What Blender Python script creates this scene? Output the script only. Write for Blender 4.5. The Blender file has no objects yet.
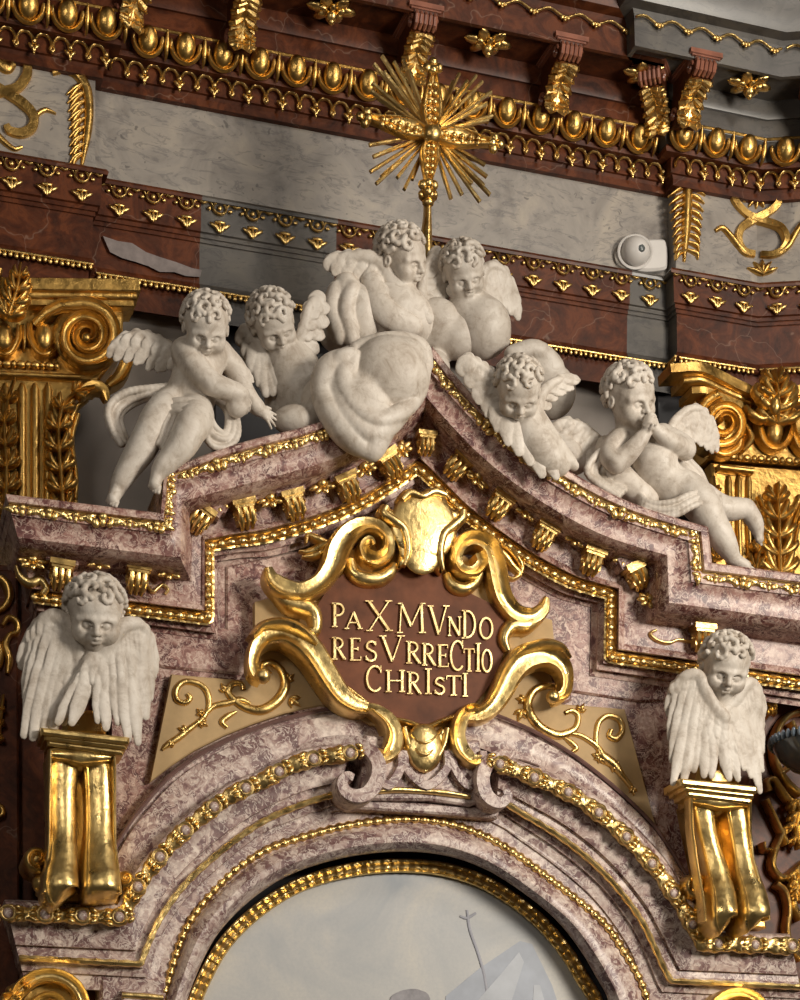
import bpy, bmesh, math, random
import numpy as np
from math import sin, cos, pi, radians, sqrt, atan2
from mathutils import Vector, Matrix
from mathutils.geometry import tessellate_polygon

random.seed(11)
RNG = np.random.default_rng(5)
SC = bpy.context.scene
COL = SC.collection

# ------------------------------------------------------------------ camera
# The altar front is the plane y = 0; the camera stands 20 m away, 16 degrees to the left,
# level and with a risen lens (verticals stay vertical).
TH = radians(16.0)
DIST, FPX, HOR, CZ = 20.0, 2000.0, 1290.0, 1.6
FWD = Vector((sin(TH), cos(TH), 0)); RGT = Vector((cos(TH), -sin(TH), 0)); UPV = Vector((0, 0, 1))
CAM = Vector((-DIST * sin(TH), -DIST * cos(TH), CZ))
cd = bpy.data.cameras.new('camera'); co = bpy.data.objects.new('camera', cd); COL.objects.link(co)
co.location = CAM; co.rotation_euler = (pi / 2, 0, -TH)
cd.sensor_width = 36; cd.lens = FPX / 1000 * 36; cd.shift_y = (HOR - 500) / 1000; cd.clip_end = 200
SC.camera = co


def ray(px, py):
    return FWD + RGT * ((px - 400) / FPX) + UPV * ((HOR - py) / FPX)


def at(px, py, d=0.0):
    """point of the plane y=-d (d metres in front of the altar wall) seen at a pixel"""
    r = ray(px, py)
    return CAM + r * ((-d - CAM.y) / r.y)


def sz(d=0.0):
    """metres per pixel at depth d"""
    return (DIST - d) / FPX


# ------------------------------------------------------------------ objects
def props(o, label=None, cat=None, group=None, kind=None):
    if label: o['label'] = label
    if cat: o['category'] = cat
    if group: o['group'] = group
    if kind: o['kind'] = kind
    return o


def thing(name, loc, label, cat, group=None, rz=0.0):
    o = bpy.data.objects.new(name, None); COL.objects.link(o)
    o.empty_display_size = .1
    o.location = loc; o.rotation_euler = (0, 0, rz)
    return props(o, label, cat, group)


def dup(root, loc, label, rz=None, group=None, scale=None):
    r = root.copy(); COL.objects.link(r); r.location = loc; r['label'] = label
    if rz is not None: r.rotation_euler = (0, 0, rz)
    if group: r['group'] = group
    if scale is not None: r.scale = scale
    for ch in list(root.children):
        c = ch.copy(); COL.objects.link(c); c.parent = r
        for g in list(ch.children):
            q = g.copy(); COL.objects.link(q); q.parent = c
    return r


class MB:
    """collects faces in world space and links them as one mesh object"""
    def __init__(s):
        s.v = []; s.f = []; s.mi = []

    def add(s, vs, fs, m=0):
        b = len(s.v)
        s.v.extend([tuple(p) for p in vs])
        for f in fs:
            s.f.append([i + b for i in f]); s.mi.append(m)

    def grid(s, rows, close_u=False, close_v=False, m=0):
        n = len(rows); k = len(rows[0]); fs = []
        for i in range(n if close_v else n - 1):
            a = i; b = (i + 1) % n
            for j in range(k if close_u else k - 1):
                c = (j + 1) % k
                fs.append((a * k + j, a * k + c, b * k + c, b * k + j))
        s.add([p for r in rows for p in r], fs, m)

    def box(s, c, h, M=None, m=0):
        c = Vector(c); vs = []
        for dx in (-1, 1):
            for dy in (-1, 1):
                for dz in (-1, 1):
                    p = Vector((dx * h[0], dy * h[1], dz * h[2]))
                    vs.append(c + (M @ p if M else p))
        s.add(vs, [(0, 1, 3, 2), (4, 6, 7, 5), (0, 4, 5, 1), (2, 3, 7, 6), (0, 2, 6, 4), (1, 5, 7, 3)], m)

    def ell(s, c, r, M=None, su=12, sv=8, m=0):
        c = Vector(c); rows = []
        for i in range(sv + 1):
            a = pi * i / sv
            row = []
            for j in range(su):
                b = 2 * pi * j / su
                p = Vector((r[0] * sin(a) * cos(b), r[1] * sin(a) * sin(b), r[2] * cos(a)))
                row.append(c + (M @ p if M else p))
            rows.append(row)
        s.grid(rows, close_u=True, m=m)

    def tube(s, pts, rad, seg=8, m=0, flat=None):
        """round tube; flat=(axis, factor) squashes the section along axis"""
        pts = [Vector(p) for p in pts]; n = len(pts)
        if not isinstance(rad, (list, tuple)): rad = [rad] * n
        rows = []; up = None
        for i in range(n):
            t = (pts[min(i + 1, n - 1)] - pts[max(i - 1, 0)])
            if t.length < 1e-9: t = Vector((0, 0, 1))
            t.normalize()
            if up is None:
                up = Vector((0, -1, 0)) if abs(t.y) < .9 else Vector((0, 0, 1))
            a = (up - t * up.dot(t))
            if a.length < 1e-6: a = t.orthogonal()
            a.normalize(); b = t.cross(a); up = a
            row = []
            for j in range(seg):
                g = 2 * pi * j / seg
                o = a * cos(g) + b * sin(g)
                o *= rad[i]
                if flat: o -= flat[0] * (o.dot(flat[0]) * (1 - flat[1]))
                row.append(pts[i] + o)
            rows.append(row)
        b0 = len(s.v)
        s.grid(rows, close_u=True, m=m)
        s.f.append([b0 + j for j in range(seg)][::-1]); s.mi.append(m)
        e = b0 + (n - 1) * seg
        s.f.append([e + j for j in range(seg)]); s.mi.append(m)

    def build(s, name, mats, parent=None, origin=None, ang=42, fix=True):
        me = bpy.data.meshes.new(name)
        if not isinstance(mats, (list, tuple)): mats = [mats]
        if parent is not None: o0 = Vector(parent.matrix_basis.translation) if parent.parent is None else world_loc(parent)
        elif origin is not None: o0 = Vector(origin)
        else:
            a = np.array(s.v); lo = a.min(0); hi = a.max(0)
            o0 = Vector(((lo[0] + hi[0]) / 2, (lo[1] + hi[1]) / 2, lo[2]))
        me.from_pydata([(v[0] - o0.x, v[1] - o0.y, v[2] - o0.z) for v in s.v], [], s.f)
        for m in mats: me.materials.append(m)
        if len(mats) > 1: me.polygons.foreach_set('material_index', s.mi)
        if fix:
            bm = bmesh.new(); bm.from_mesh(me)
            bmesh.ops.remove_doubles(bm, verts=bm.verts, dist=1e-5)
            bmesh.ops.recalc_face_normals(bm, faces=bm.faces)
            bm.to_mesh(me); bm.free()
        me.polygons.foreach_set('use_smooth', [True] * len(me.polygons))
        me.set_sharp_from_angle(angle=radians(ang))
        o = bpy.data.objects.new(name, me); COL.objects.link(o)
        if parent is not None: o.parent = parent
        else: o.location = o0
        return o


def world_loc(o):
    p = Vector(o.location)
    while o.parent is not None:
        o = o.parent; p = p + Vector(o.location)
    return p


def inst(name, mesh, parent, wloc, M=None, scale=None):
    """a repeated part sharing mesh data; wloc in world space"""
    o = bpy.data.objects.new(name, mesh); COL.objects.link(o)
    T = Matrix.Translation(Vector(wloc) - (world_loc(parent) if parent else Vector((0, 0, 0))))
    if M is not None: T = T @ M.to_4x4()
    if scale is not None:
        if not isinstance(scale, (tuple, list)): scale = (scale,) * 3
        T = T @ Matrix.Diagonal((*scale, 1))
    if parent: o.parent = parent
    o.matrix_local = T
    return o


# ------------------------------------------------------------------ curves
def cat(pts, n=8, closed=False):
    """Catmull-Rom through tuples of any dimension"""
    P = [np.array(p, float) for p in pts]; out = []
    N = len(P)
    rng = range(N) if closed else range(N - 1)
    for i in rng:
        if closed:
            p0, p1, p2, p3 = P[(i - 1) % N], P[i], P[(i + 1) % N], P[(i + 2) % N]
        else:
            p1, p2 = P[i], P[i + 1]
            p0 = P[i - 1] if i > 0 else 2 * p1 - p2
            p3 = P[i + 2] if i + 2 < N else 2 * p2 - p1
        for k in range(n):
            t = k / n
            out.append(.5 * ((2 * p1) + (-p0 + p2) * t + (2 * p0 - 5 * p1 + 4 * p2 - p3) * t * t + (-p0 + 3 * p1 - 3 * p2 + p3) * t ** 3))
    if not closed: out.append(P[-1])
    return out


def resample(pts, step=None, n=None):
    P = np.array(pts, float)
    L = np.concatenate([[0], np.cumsum(np.linalg.norm(np.diff(P[:, :2], axis=0), axis=1))])
    if n is None: n = max(2, int(round(L[-1] / step)) + 1)
    s = np.linspace(0, L[-1], n)
    return [np.array([np.interp(v, L, P[:, k]) for k in range(P.shape[1])]) for v in s]


def spiral(cx, cy, r0, r1, a0, turns, n=28, ex=1.0):
    """pixel spiral from radius r0 at angle a0 (radians, y down) to r1"""
    out = []
    for i in range(n + 1):
        t = i / n
        r = r0 + (r1 - r0) * t ** ex
        a = a0 + turns * 2 * pi * t
        out.append((cx + r * cos(a), cy + r * sin(a)))
    return out


ROUND = [(-1, 0), (-.92, .38), (-.7, .71), (-.38, .92), (0, 1), (.38, .92), (.7, .71), (.92, .38), (1, 0)]
GROOVE = [(-1, 0), (-1, .7), (-.93, .93), (-.82, 1), (-.7, .92), (-.55, .68), (-.3, .5), (0, .44), (.3, .5), (.55, .68), (.7, .92), (.82, 1), (.93, .93), (1, .7), (1, 0)]
LIP = [(-1, 0), (-1, .6), (-.9, .9), (-.75, 1), (-.6, .9), (-.4, .62), (0, .52), (.4, .62), (.75, .66), (1, .4), (1, 0)]
FLATP = [(-1, 0), (-1, .8), (-.85, 1), (.85, 1), (1, .8), (1, 0)]


def rib(mb, pts, prof=ROUND, back=.04, m=0, n=6, smooth=True):
    """raised band along pixel points (px,py,halfwidth_px,depth_m,height_m)"""
    P = cat(pts, n) if smooth else [np.array(p, float) for p in pts]
    W = []
    for i, p in enumerate(P):
        W.append(at(p[0], p[1], p[3]))
    rows = []
    N = len(P)
    for i, p in enumerate(P):
        t = W[min(i + 1, N - 1)] - W[max(i - 1, 0)]
        t2 = Vector((t.x, 0, t.z))
        if t2.length < 1e-9: t2 = Vector((1, 0, 0))
        t2.normalize()
        nr = Vector((-t2.z, 0, t2.x))
        hw = max(p[2], .15) * sz(p[3]); h = max(p[4], .002)
        row = [W[i] + nr * (-hw) + Vector((0, back, 0))]
        for s, q in prof:
            row.append(W[i] + nr * (s * hw) + Vector((0, -q * h, 0)))
        row.append(W[i] + nr * hw + Vector((0, back, 0)))
        rows.append(row)
    b0 = len(mb.v); k = len(rows[0])
    mb.grid(rows, m=m)
    mb.f.append([b0 + j for j in range(k)]); mb.mi.append(m)
    mb.f.append([b0 + (N - 1) * k + j for j in range(k)][::-1]); mb.mi.append(m)


def loft(mb, rows, m=0):
    """rows: list of lists of (px,py,d) with equal counts"""
    mb.grid([[at(*p) for p in r] for r in rows], m=m)


def plate(mb, outline, d0, d1, bevel=.0, m=0):
    """solid slab from depth d0 (back) to d1 (front) with a pixel outline traced at the front"""
    P = [at(p[0], p[1], d1) for p in outline]
    plate_w(mb, P, d0, d1, bevel, m)


def plate_w(mb, P, d0, d1, bevel=.0, m=0):
    n = len(P)
    area = sum(P[i].x * P[(i + 1) % n].z - P[(i + 1) % n].x * P[i].z for i in range(n))
    if area < 0: P = P[::-1]
    front = [Vector((p.x, -d1, p.z)) for p in P]
    mid = [Vector((p.x, -(d1 - bevel), p.z)) for p in P]
    if bevel > 0:
        ins = []
        for i in range(n):
            a = (P[i] - P[i - 1]); b = (P[(i + 1) % n] - P[i])
            a = Vector((a.x, 0, a.z)).normalized(); b = Vector((b.x, 0, b.z)).normalized()
            na = Vector((-a.z, 0, a.x)); nb = Vector((-b.z, 0, b.x))
            nn = na + nb
            if nn.length < 1e-6: nn = na
            nn = nn / max(nn.length_squared / 2, .5)
            ins.append(Vector((P[i].x, -d1, P[i].z)) + nn * bevel)
        front = ins
    back = [Vector((p.x, -d0, p.z)) for p in P]
    tris = tessellate_polygon([front])
    b = len(mb.v)
    mb.add(front + mid + back, [], m)
    for t in tris:
        mb.f.append([b + i for i in t]); mb.mi.append(m)
        mb.f.append([b + 2 * n + i for i in t][::-1]); mb.mi.append(m)
    for i in range(n):
        j = (i + 1) % n
        mb.f.append([b + i, b + j, b + n + j, b + n + i]); mb.mi.append(m)
        mb.f.append([b + n + i, b + n + j, b + 2 * n + j, b + 2 * n + i]); mb.mi.append(m)


# ------------------------------------------------------------------ materials
def new_mat(name):
    m = bpy.data.materials.new(name); m.use_nodes = True
    nt = m.node_tree; nt.nodes.clear()
    out = nt.nodes.new('ShaderNodeOutputMaterial'); b = nt.nodes.new('ShaderNodeBsdfPrincipled')
    nt.links.new(b.outputs[0], out.inputs[0])
    tc = nt.nodes.new('ShaderNodeTexCoord')
    return m, nt, b, tc.outputs['Object']


def noise(nt, vec, scale, detail=4, rough=.55, dist=0.0):
    n = nt.nodes.new('ShaderNodeTexNoise')
    n.inputs['Scale'].default_value = scale; n.inputs['Detail'].default_value = detail
    n.inputs['Roughness'].default_value = rough; n.inputs['Distortion'].default_value = dist
    nt.links.new(vec, n.inputs['Vector'])
    return n


def ramp(nt, fac, stops, interp='LINEAR'):
    r = nt.nodes.new('ShaderNodeValToRGB'); e = r.color_ramp
    e.interpolation = interp
    while len(e.elements) > 1: e.elements.remove(e.elements[-1])
    e.elements[0].position = stops[0][0]; e.elements[0].color = (*stops[0][1], 1)
    for p, c in stops[1:]:
        q = e.elements.new(p); q.color = (*c, 1)
    nt.links.new(fac, r.inputs[0])
    return r.outputs[0]


def mixc(nt, fac, a, b, mode='MIX'):
    n = nt.nodes.new('ShaderNodeMix'); n.data_type = 'RGBA'; n.blend_type = mode
    for i, v in ((0, fac), (6, a), (7, b)):
        if hasattr(v, 'is_output'): nt.links.new(v, n.inputs[i])
        elif isinstance(v, (int, float)): n.inputs[i].default_value = v
        else: n.inputs[i].default_value = (*v, 1)
    return n.outputs[2]


def bump(nt, b, h, strength=.3, dist=.02):
    n = nt.nodes.new('ShaderNodeBump'); n.inputs['Strength'].default_value = strength; n.inputs['Distance'].default_value = dist
    nt.links.new(h, n.inputs['Height']); nt.links.new(n.outputs[0], b.inputs['Normal'])


def mat_breccia(name, pale, mid, dark, scale=1.0, rough=.34, amount=.5):
    """brecciated marble: dark blots, rosy ground, pale curls and a few light patches"""
    m, nt, b, co = new_mat(name)
    w = mixc(nt, .22, co, noise(nt, co, 7 * scale, 3).outputs['Color'], 'ADD')
    n1 = noise(nt, w, 4.6 * scale, 4, .58, 1.2)
    e = .5 - .06 + .12 * (1 - amount)
    c = ramp(nt, n1.outputs[0], [(e - .14, tuple(x * .75 for x in dark)), (e - .05, dark), (e - .005, tuple((x + y) / 2 for x, y in zip(dark, mid))), (e + .03, mid), (e + .13, tuple((x + y) / 2 for x, y in zip(pale, mid))), (e + .2, pale)])
    n2 = noise(nt, w, 9.5 * scale, 4, .6, 1.6)
    c = mixc(nt, ramp(nt, n2.outputs[0], [(.34, (.75,) * 3), (.43, (0, 0, 0))]), c, dark)
    c = mixc(nt, ramp(nt, n2.outputs[0], [(.455, (0, 0, 0)), (.49, (.85,) * 3), (.51, (.85,) * 3), (.545, (0, 0, 0))]), c, pale)
    n3 = noise(nt, w, 3.0 * scale, 5, .62, 2.0)
    c = mixc(nt, ramp(nt, n3.outputs[0], [(.585, (0, 0, 0)), (.63, (.8,) * 3)]), c, tuple(min(1, x * 1.12) for x in pale))
    n4 = noise(nt, co, 24 * scale, 3, .6)
    c = mixc(nt, ramp(nt, n4.outputs[0], [(.40, (.4,) * 3), (.56, (0, 0, 0))]), c, tuple((x + y) / 2 for x, y in zip(dark, mid)))
    nt.links.new(c, b.inputs['Base Color'])
    b.inputs['Roughness'].default_value = rough
    return m


def mat_brown(name):
    m, nt, b, co = new_mat(name)
    n1 = noise(nt, co, 3.0, 6, .65, 1.5)
    c = ramp(nt, n1.outputs[0], [(.3, (.022, .006, .003)), (.5, (.072, .019, .007)), (.62, (.125, .035, .012)), (.75, (.05, .013, .005))])
    n2 = noise(nt, co, 22, 3, .6)
    c = mixc(nt, ramp(nt, n2.outputs[0], [(.45, (0, 0, 0)), (.7, (.35,) * 3)]), c, (.095, .035, .017))
    vo = nt.nodes.new('ShaderNodeTexVoronoi'); vo.feature = 'DISTANCE_TO_EDGE'; vo.inputs['Scale'].default_value = .8
    w = mixc(nt, .6, co, noise(nt, co, 2, 3).outputs['Color'], 'ADD'); nt.links.new(w, vo.inputs['Vector'])
    c = mixc(nt, ramp(nt, vo.outputs['Distance'], [(0, (.35,) * 3), (.005, (0, 0, 0))]), c, (.30, .20, .15))
    nt.links.new(c, b.inputs['Base Color']); b.inputs['Roughness'].default_value = .42; b.inputs['Specular IOR Level'].default_value = .2
    return m


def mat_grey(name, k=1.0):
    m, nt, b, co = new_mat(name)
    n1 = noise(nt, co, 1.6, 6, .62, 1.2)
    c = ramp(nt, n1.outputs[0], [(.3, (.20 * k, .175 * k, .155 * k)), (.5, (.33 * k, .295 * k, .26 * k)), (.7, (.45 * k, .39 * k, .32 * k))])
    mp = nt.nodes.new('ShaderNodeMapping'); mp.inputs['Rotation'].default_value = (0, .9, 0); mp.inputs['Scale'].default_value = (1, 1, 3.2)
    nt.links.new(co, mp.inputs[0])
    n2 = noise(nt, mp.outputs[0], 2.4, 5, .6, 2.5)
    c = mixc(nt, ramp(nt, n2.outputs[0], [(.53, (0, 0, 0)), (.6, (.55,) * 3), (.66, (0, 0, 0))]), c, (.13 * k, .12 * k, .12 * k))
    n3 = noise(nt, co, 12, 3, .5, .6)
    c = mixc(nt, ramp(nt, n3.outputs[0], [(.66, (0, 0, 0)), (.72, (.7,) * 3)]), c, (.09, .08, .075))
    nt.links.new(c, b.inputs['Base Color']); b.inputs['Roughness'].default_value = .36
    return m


def mat_gold(name, base, dark, rough=.27, amt=1.0):
    m, nt, b, co = new_mat(name)
    n1 = noise(nt, co, 5, 5, .65, .4)
    c = ramp(nt, n1.outputs[0], [(.28, dark), (.46, base), (.7, tuple(min(1, x * 1.08) for x in base))])
    nt.links.new(c, b.inputs['Base Color']); b.inputs['Metallic'].default_value = 1.0
    r = ramp(nt, noise(nt, co, 9, 4, .6).outputs[0], [(.3, (rough * .8,) * 3), (.7, (rough * 1.5,) * 3)])
    nt.links.new(r, b.inputs['Roughness'])
    bump(nt, b, noise(nt, co, 16, 4, .6).outputs[0], .25 * amt, .03)
    return m


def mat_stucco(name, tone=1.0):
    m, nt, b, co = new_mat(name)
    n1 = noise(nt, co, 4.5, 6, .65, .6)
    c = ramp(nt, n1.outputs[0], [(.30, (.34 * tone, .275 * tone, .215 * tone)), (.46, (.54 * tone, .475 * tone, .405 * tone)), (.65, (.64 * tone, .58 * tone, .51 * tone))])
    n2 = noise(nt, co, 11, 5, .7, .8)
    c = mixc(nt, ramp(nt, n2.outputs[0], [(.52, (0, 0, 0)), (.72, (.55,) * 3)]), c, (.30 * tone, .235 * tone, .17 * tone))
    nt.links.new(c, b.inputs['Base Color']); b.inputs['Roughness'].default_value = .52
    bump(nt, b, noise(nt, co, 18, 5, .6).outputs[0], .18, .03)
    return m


def mat_plain(name, col, rough=.5, metal=0.0, var=.12, scale=6, emit=None):
    m, nt, b, co = new_mat(name)
    n1 = noise(nt, co, scale, 4, .6)
    c = ramp(nt, n1.outputs[0], [(.3, tuple(x * (1 - var) for x in col)), (.7, tuple(min(1, x * (1 + var)) for x in col))])
    nt.links.new(c, b.inputs['Base Color']); b.inputs['Roughness'].default_value = rough; b.inputs['Metallic'].default_value = metal
    return m


def mat_sky(name):
    """the painted sky of the altarpiece"""
    m, nt, b, co = new_mat(name)
    n1 = noise(nt, co, .9, 6, .6, .8)
    c = ramp(nt, n1.outputs[0], [(.3, (.27, .30, .34)), (.48, (.42, .42, .42)), (.62, (.53, .50, .45))])
    g = nt.nodes.new('ShaderNodeSeparateXYZ'); nt.links.new(co, g.inputs[0])
    mr = nt.nodes.new('ShaderNodeMapRange'); mr.inputs[1].default_value = .3; mr.inputs[2].default_value = 1.9
    nt.links.new(g.outputs[2], mr.inputs[0])
    c = mixc(nt, ramp(nt, mr.outputs[0], [(0, (.5,) * 3), (1, (0, 0, 0))]), c, (.52, .50, .46))
    n2 = noise(nt, co, 30, 3, .7)
    c = mixc(nt, ramp(nt, n2.outputs[0], [(.4, (0, 0, 0)), (.8, (.4,) * 3)]), c, (.33, .34, .36))
    nt.links.new(c, b.inputs['Base Color']); b.inputs['Roughness'].default_value = .5
    return m


M_RED = mat_breccia('red_breccia_marble', (.62, .47, .39), (.31, .155, .125), (.10, .028, .026), .92, .42, .54)
M_PALE = mat_breccia('pale_breccia_marble', (.70, .595, .52), (.45, .32, .275), (.165, .082, .08), .78, .40, .44)
M_BROWN = mat_brown('brown_marble')
M_GREY = mat_grey('grey_marble', .86)
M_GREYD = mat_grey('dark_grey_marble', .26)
M_GOLD = mat_gold('gilding', (.72, .49, .18), (.34, .19, .055), .30)
M_GOLDL = mat_gold('bright_gilding', (.82, .60, .25), (.48, .30, .10), .31)
M_GOLDD = mat_gold('dark_gilding', (.60, .37, .11), (.28, .15, .04), .33)
M_STUC = mat_stucco('white_stucco', 1.0)
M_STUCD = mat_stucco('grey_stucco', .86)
M_OCHRE = mat_plain('ochre_field', (.44, .30, .15), .6, 0, .12, 5)
M_PANEL = mat_plain('brown_panel', (.135, .046, .020), .55, 0, .4, 3)
M_WALL = mat_plain('grey_plaster', (.19, .165, .145), .8, 0, .1, 2)
for m_ in (M_PANEL, M_OCHRE): m_.node_tree.nodes['Principled BSDF'].inputs['Specular IOR Level'].default_value = .2
M_SKY = mat_sky('painted_sky')
M_WHITE = mat_plain('white_plastic', (.58, .55, .52), .35, 0, .03)
M_BLACK = mat_plain('dark_plastic', (.06, .06, .065), .2, 0, .1)
M_LETTER = mat_gold('letter_gilding', (.74, .57, .28), (.55, .38, .15), .45)
# ================================================================== BACK WALL WITH ENTABLATURE
M_SHEET = mat_plain('sheet_black', (.022, .020, .022), .35, 0, .3, 3)  # near-black colour of the added plates behind the figures
A0 = radians(2.3)
LD = Vector((cos(A0), sin(A0), 0)); LN = Vector((sin(A0), -cos(A0), 0))
L0 = at(118, 185, -1.6); L0.z = 0


def pl(px, out=0.0):
    """parameter along the main wall line (offset out) under a pixel column"""
    r = ray(px, 0); c = CAM - (L0 + LN * out)
    d = Vector((r.x, r.y, 0))
    # c + t d = s LD
    det = d.x * (-LD.y) + LD.x * d.y
    t = (-c.x * (-LD.y) - LD.x * c.y) / det
    p = c + d * t
    return Vector((p.x, p.y, 0)).dot(LD), t


def zmain(py, out=0.0, px=300):
    s, t = pl(px, out)
    return CZ + t * (HOR - py) / FPX


def lp(s, out):
    return L0 + LD * s + LN * out


sa = pl(94, .08)[0]; sb = pl(672, .1)[0]; sc_ = pl(757, .2)[0]
LD2 = Matrix.Rotation(radians(-25), 3, 'Z') @ LD
PATH = [lp(pl(-120)[0], .16), lp(sa, .16), lp(sa, 0)]
for q in (200, 335, 628): PATH.append(lp(pl(q)[0], 0))
PATH += [lp(sb, 0), lp(sb, .2), lp(sc_, .2), lp(sc_, .2) + LD2 * 2.2]


def offs(path, out):
    n = len(path); res = []
    for i in range(n):
        a = (path[i] - path[i - 1]).normalized() if i > 0 else None
        b = (path[i + 1] - path[i]).normalized() if i < n - 1 else None
        if a is None: a = b
        if b is None: b = a
        na = Vector((a.y, -a.x, 0)); nb = Vector((b.y, -b.x, 0))
        m = na + nb
        m = m / max(m.length_squared / 2, .15)
        res.append(path[i] + m * out)
    return res


def plan_sweep(mb, path, prof, segm=None):
    rows = []
    for o, z in prof:
        rows.append([p + Vector((0, 0, z)) for p in offs(path, o)])
    for j in range(len(path) - 1):
        mb.grid([[r[j], r[j + 1]] for r in rows], m=(segm[j] if segm else 0))


def zp(o, y): return (o, zmain(y, o))


ENT = thing('entablature_setting', (0, 0, 0), None, None)
bpy.data.objects.remove(ENT)
# corona + soffit + fascia + egg bed
mb = MB()
soff = zmain(-13, .95)
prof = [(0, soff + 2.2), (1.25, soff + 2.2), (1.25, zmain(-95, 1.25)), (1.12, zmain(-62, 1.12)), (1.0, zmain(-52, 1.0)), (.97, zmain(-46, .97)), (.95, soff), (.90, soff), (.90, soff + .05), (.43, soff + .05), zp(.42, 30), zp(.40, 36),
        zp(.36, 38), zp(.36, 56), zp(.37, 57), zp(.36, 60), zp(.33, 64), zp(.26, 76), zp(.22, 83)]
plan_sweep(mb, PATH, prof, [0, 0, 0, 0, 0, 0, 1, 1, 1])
zt = zmain(83, .22)
prof = [zp(.22, 83), zp(.24, 85), zp(.23, 90), zp(.16, 94), zp(.12, 96), zp(.12, 112), zp(.09, 114), zp(.07, 118), zp(.07, 125), (0, zmain(125, .07))]
plan_sweep(mb, PATH, prof)
o = mb.build('trim_1', [M_BROWN, M_GREYD], ang=30); o['kind'] = 'structure'
# frieze
mb = MB()
plan_sweep(mb, PATH, [(0, zmain(124, 0) + .1), zp(0, 214)])
o = mb.build('wall_back', M_GREY, ang=30, fix=False); o['kind'] = 'structure'
# architrave
M_PATCH = mat_plain('bared_plaster', (.20, .165, .155), .7, 0, .25, 9)
mb = MB()
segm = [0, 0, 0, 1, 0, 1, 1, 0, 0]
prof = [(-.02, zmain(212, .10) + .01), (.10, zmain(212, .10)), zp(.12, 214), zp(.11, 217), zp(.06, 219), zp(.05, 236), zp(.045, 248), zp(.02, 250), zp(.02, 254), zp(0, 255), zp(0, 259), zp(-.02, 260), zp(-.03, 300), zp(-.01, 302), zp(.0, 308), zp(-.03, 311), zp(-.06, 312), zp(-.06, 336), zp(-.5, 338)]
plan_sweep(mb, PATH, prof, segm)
def wallpt(px, py, out):
    s, t = pl(px, out)
    p = lp(s, out)
    return Vector((p.x, p.y, CZ + t * (HOR - py) / FPX))


for ol in ([(103, 236), (118, 241), (132, 243), (146, 252), (160, 257), (176, 262), (192, 268), (202, 270), (200, 277), (186, 276), (174, 272), (160, 272), (148, 266), (136, 262), (122, 258), (110, 252)],):
    P_ = [wallpt(x, y, .012) for x, y in ol]; n_ = len(P_)
    b_ = len(mb.v)
    mb.add(P_ + [wallpt(x, y, -.06) for x, y in ol], [[i, (i + 1) % n_, n_ + (i + 1) % n_, n_ + i] for i in range(n_)], 2)
    for t_ in tessellate_polygon([P_]): mb.f.append([b_ + i for i in t_]); mb.mi.append(2)
o = mb.build('trim_2', [M_BROWN, M_GREYD, M_PATCH], ang=30); o['kind'] = 'structure'
# plain wall below, between the pilasters
mb = MB()
zl, zh = 4.2, zmain(330, -.3)
plan_sweep(mb, [PATH[0] + LN * -.45, lp(sb, -.45) + LD * 2.5], [(0, zh + .5), (0, zl)])
o = mb.build('wall_lower', M_WALL, fix=False); o['kind'] = 'structure'


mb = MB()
plate(mb, [(214, 306), (430, 330), (430, 520), (214, 500)], -2.8, -1.93, .02)  # added dark plate standing in for the dark gaps behind the left figures
o = mb.build('dark_sheet_1', M_SHEET, ang=30); o['kind'] = 'structure'
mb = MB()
plate(mb, [(655, 362), (705, 368), (705, 560), (662, 552)], -2.9, -2.05, .02)  # second added dark plate, behind the right putto
o = mb.build('dark_sheet_2', M_SHEET, ang=30); o['kind'] = 'structure'


# ---- gilded rows on the entablature
def along(out, z, step, start=.12, trim=.06):
    pts = offs(PATH, out)
    # merge collinear
    P = [pts[0]]
    for i in range(1, len(pts) - 1):
        a = (pts[i] - P[-1]).normalized(); b = (pts[i + 1] - pts[i]).normalized()
        if a.dot(b) < .999: P.append(pts[i])
    P.append(pts[-1])
    res = []
    for i in range(len(P) - 1):
        L = (P[i + 1] - P[i]).length; t = (P[i + 1] - P[i]).normalized()
        if L < step * .7: continue
        n = max(1, int(round((L - trim) / step))); st = (L - trim) / n
        for k in range(n):
            p = P[i] + t * (trim / 2 + st * (k + .5))
            v = p - CAM; px = 400 + FPX * v.dot(RGT) / v.dot(FWD)
            if px < -45 or px > 845: continue
            n_in = Vector((-t.y, t.x, 0))
            res.append((Vector((p.x, p.y, z)), Matrix((t, n_in, Vector((0, 0, 1)))).transposed(), st))
    return res


def proto(mb, name, mat, ang=60):
    o = mb.build(name, mat, origin=(0, 0, 0), ang=ang)
    me = o.data; bpy.data.objects.remove(o)
    return me


V = Vector
# egg with its shell, and the dart
mb = MB()
mb.ell((0, -.05, 0), (.105, .085, .135), su=14, sv=9)
P_EGG = proto(mb, 'egg', M_GOLDD)
mb = MB()
arc = [V((.155 * cos(a), -.04 - .03 * sin(-a) * .5, .02 + .165 * sin(a))) for a in np.linspace(radians(170), radians(370), 15)]
mb.tube(arc, [.016] + [.030] * 13 + [.016], 6)
P_SHELL = proto(mb, 'egg_shell', M_GOLDD)
mb = MB()
mb.tube([V((0, -.05, .12)), V((0, -.07, .0)), V((0, -.06, -.10)), V((0, -.03, -.16))], [.012, .026, .022, .006], 7)
P_DART = proto(mb, 'dart', M_GOLDD)
e0 = at(400, 90, -1.3)
T = thing('egg_and_dart_moulding', e0, 'thick gilded egg-and-dart moulding across the top of the brown cornice', 'moulding')
ctr = (zmain(58, .35) + zmain(83, .22)) / 2
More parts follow.
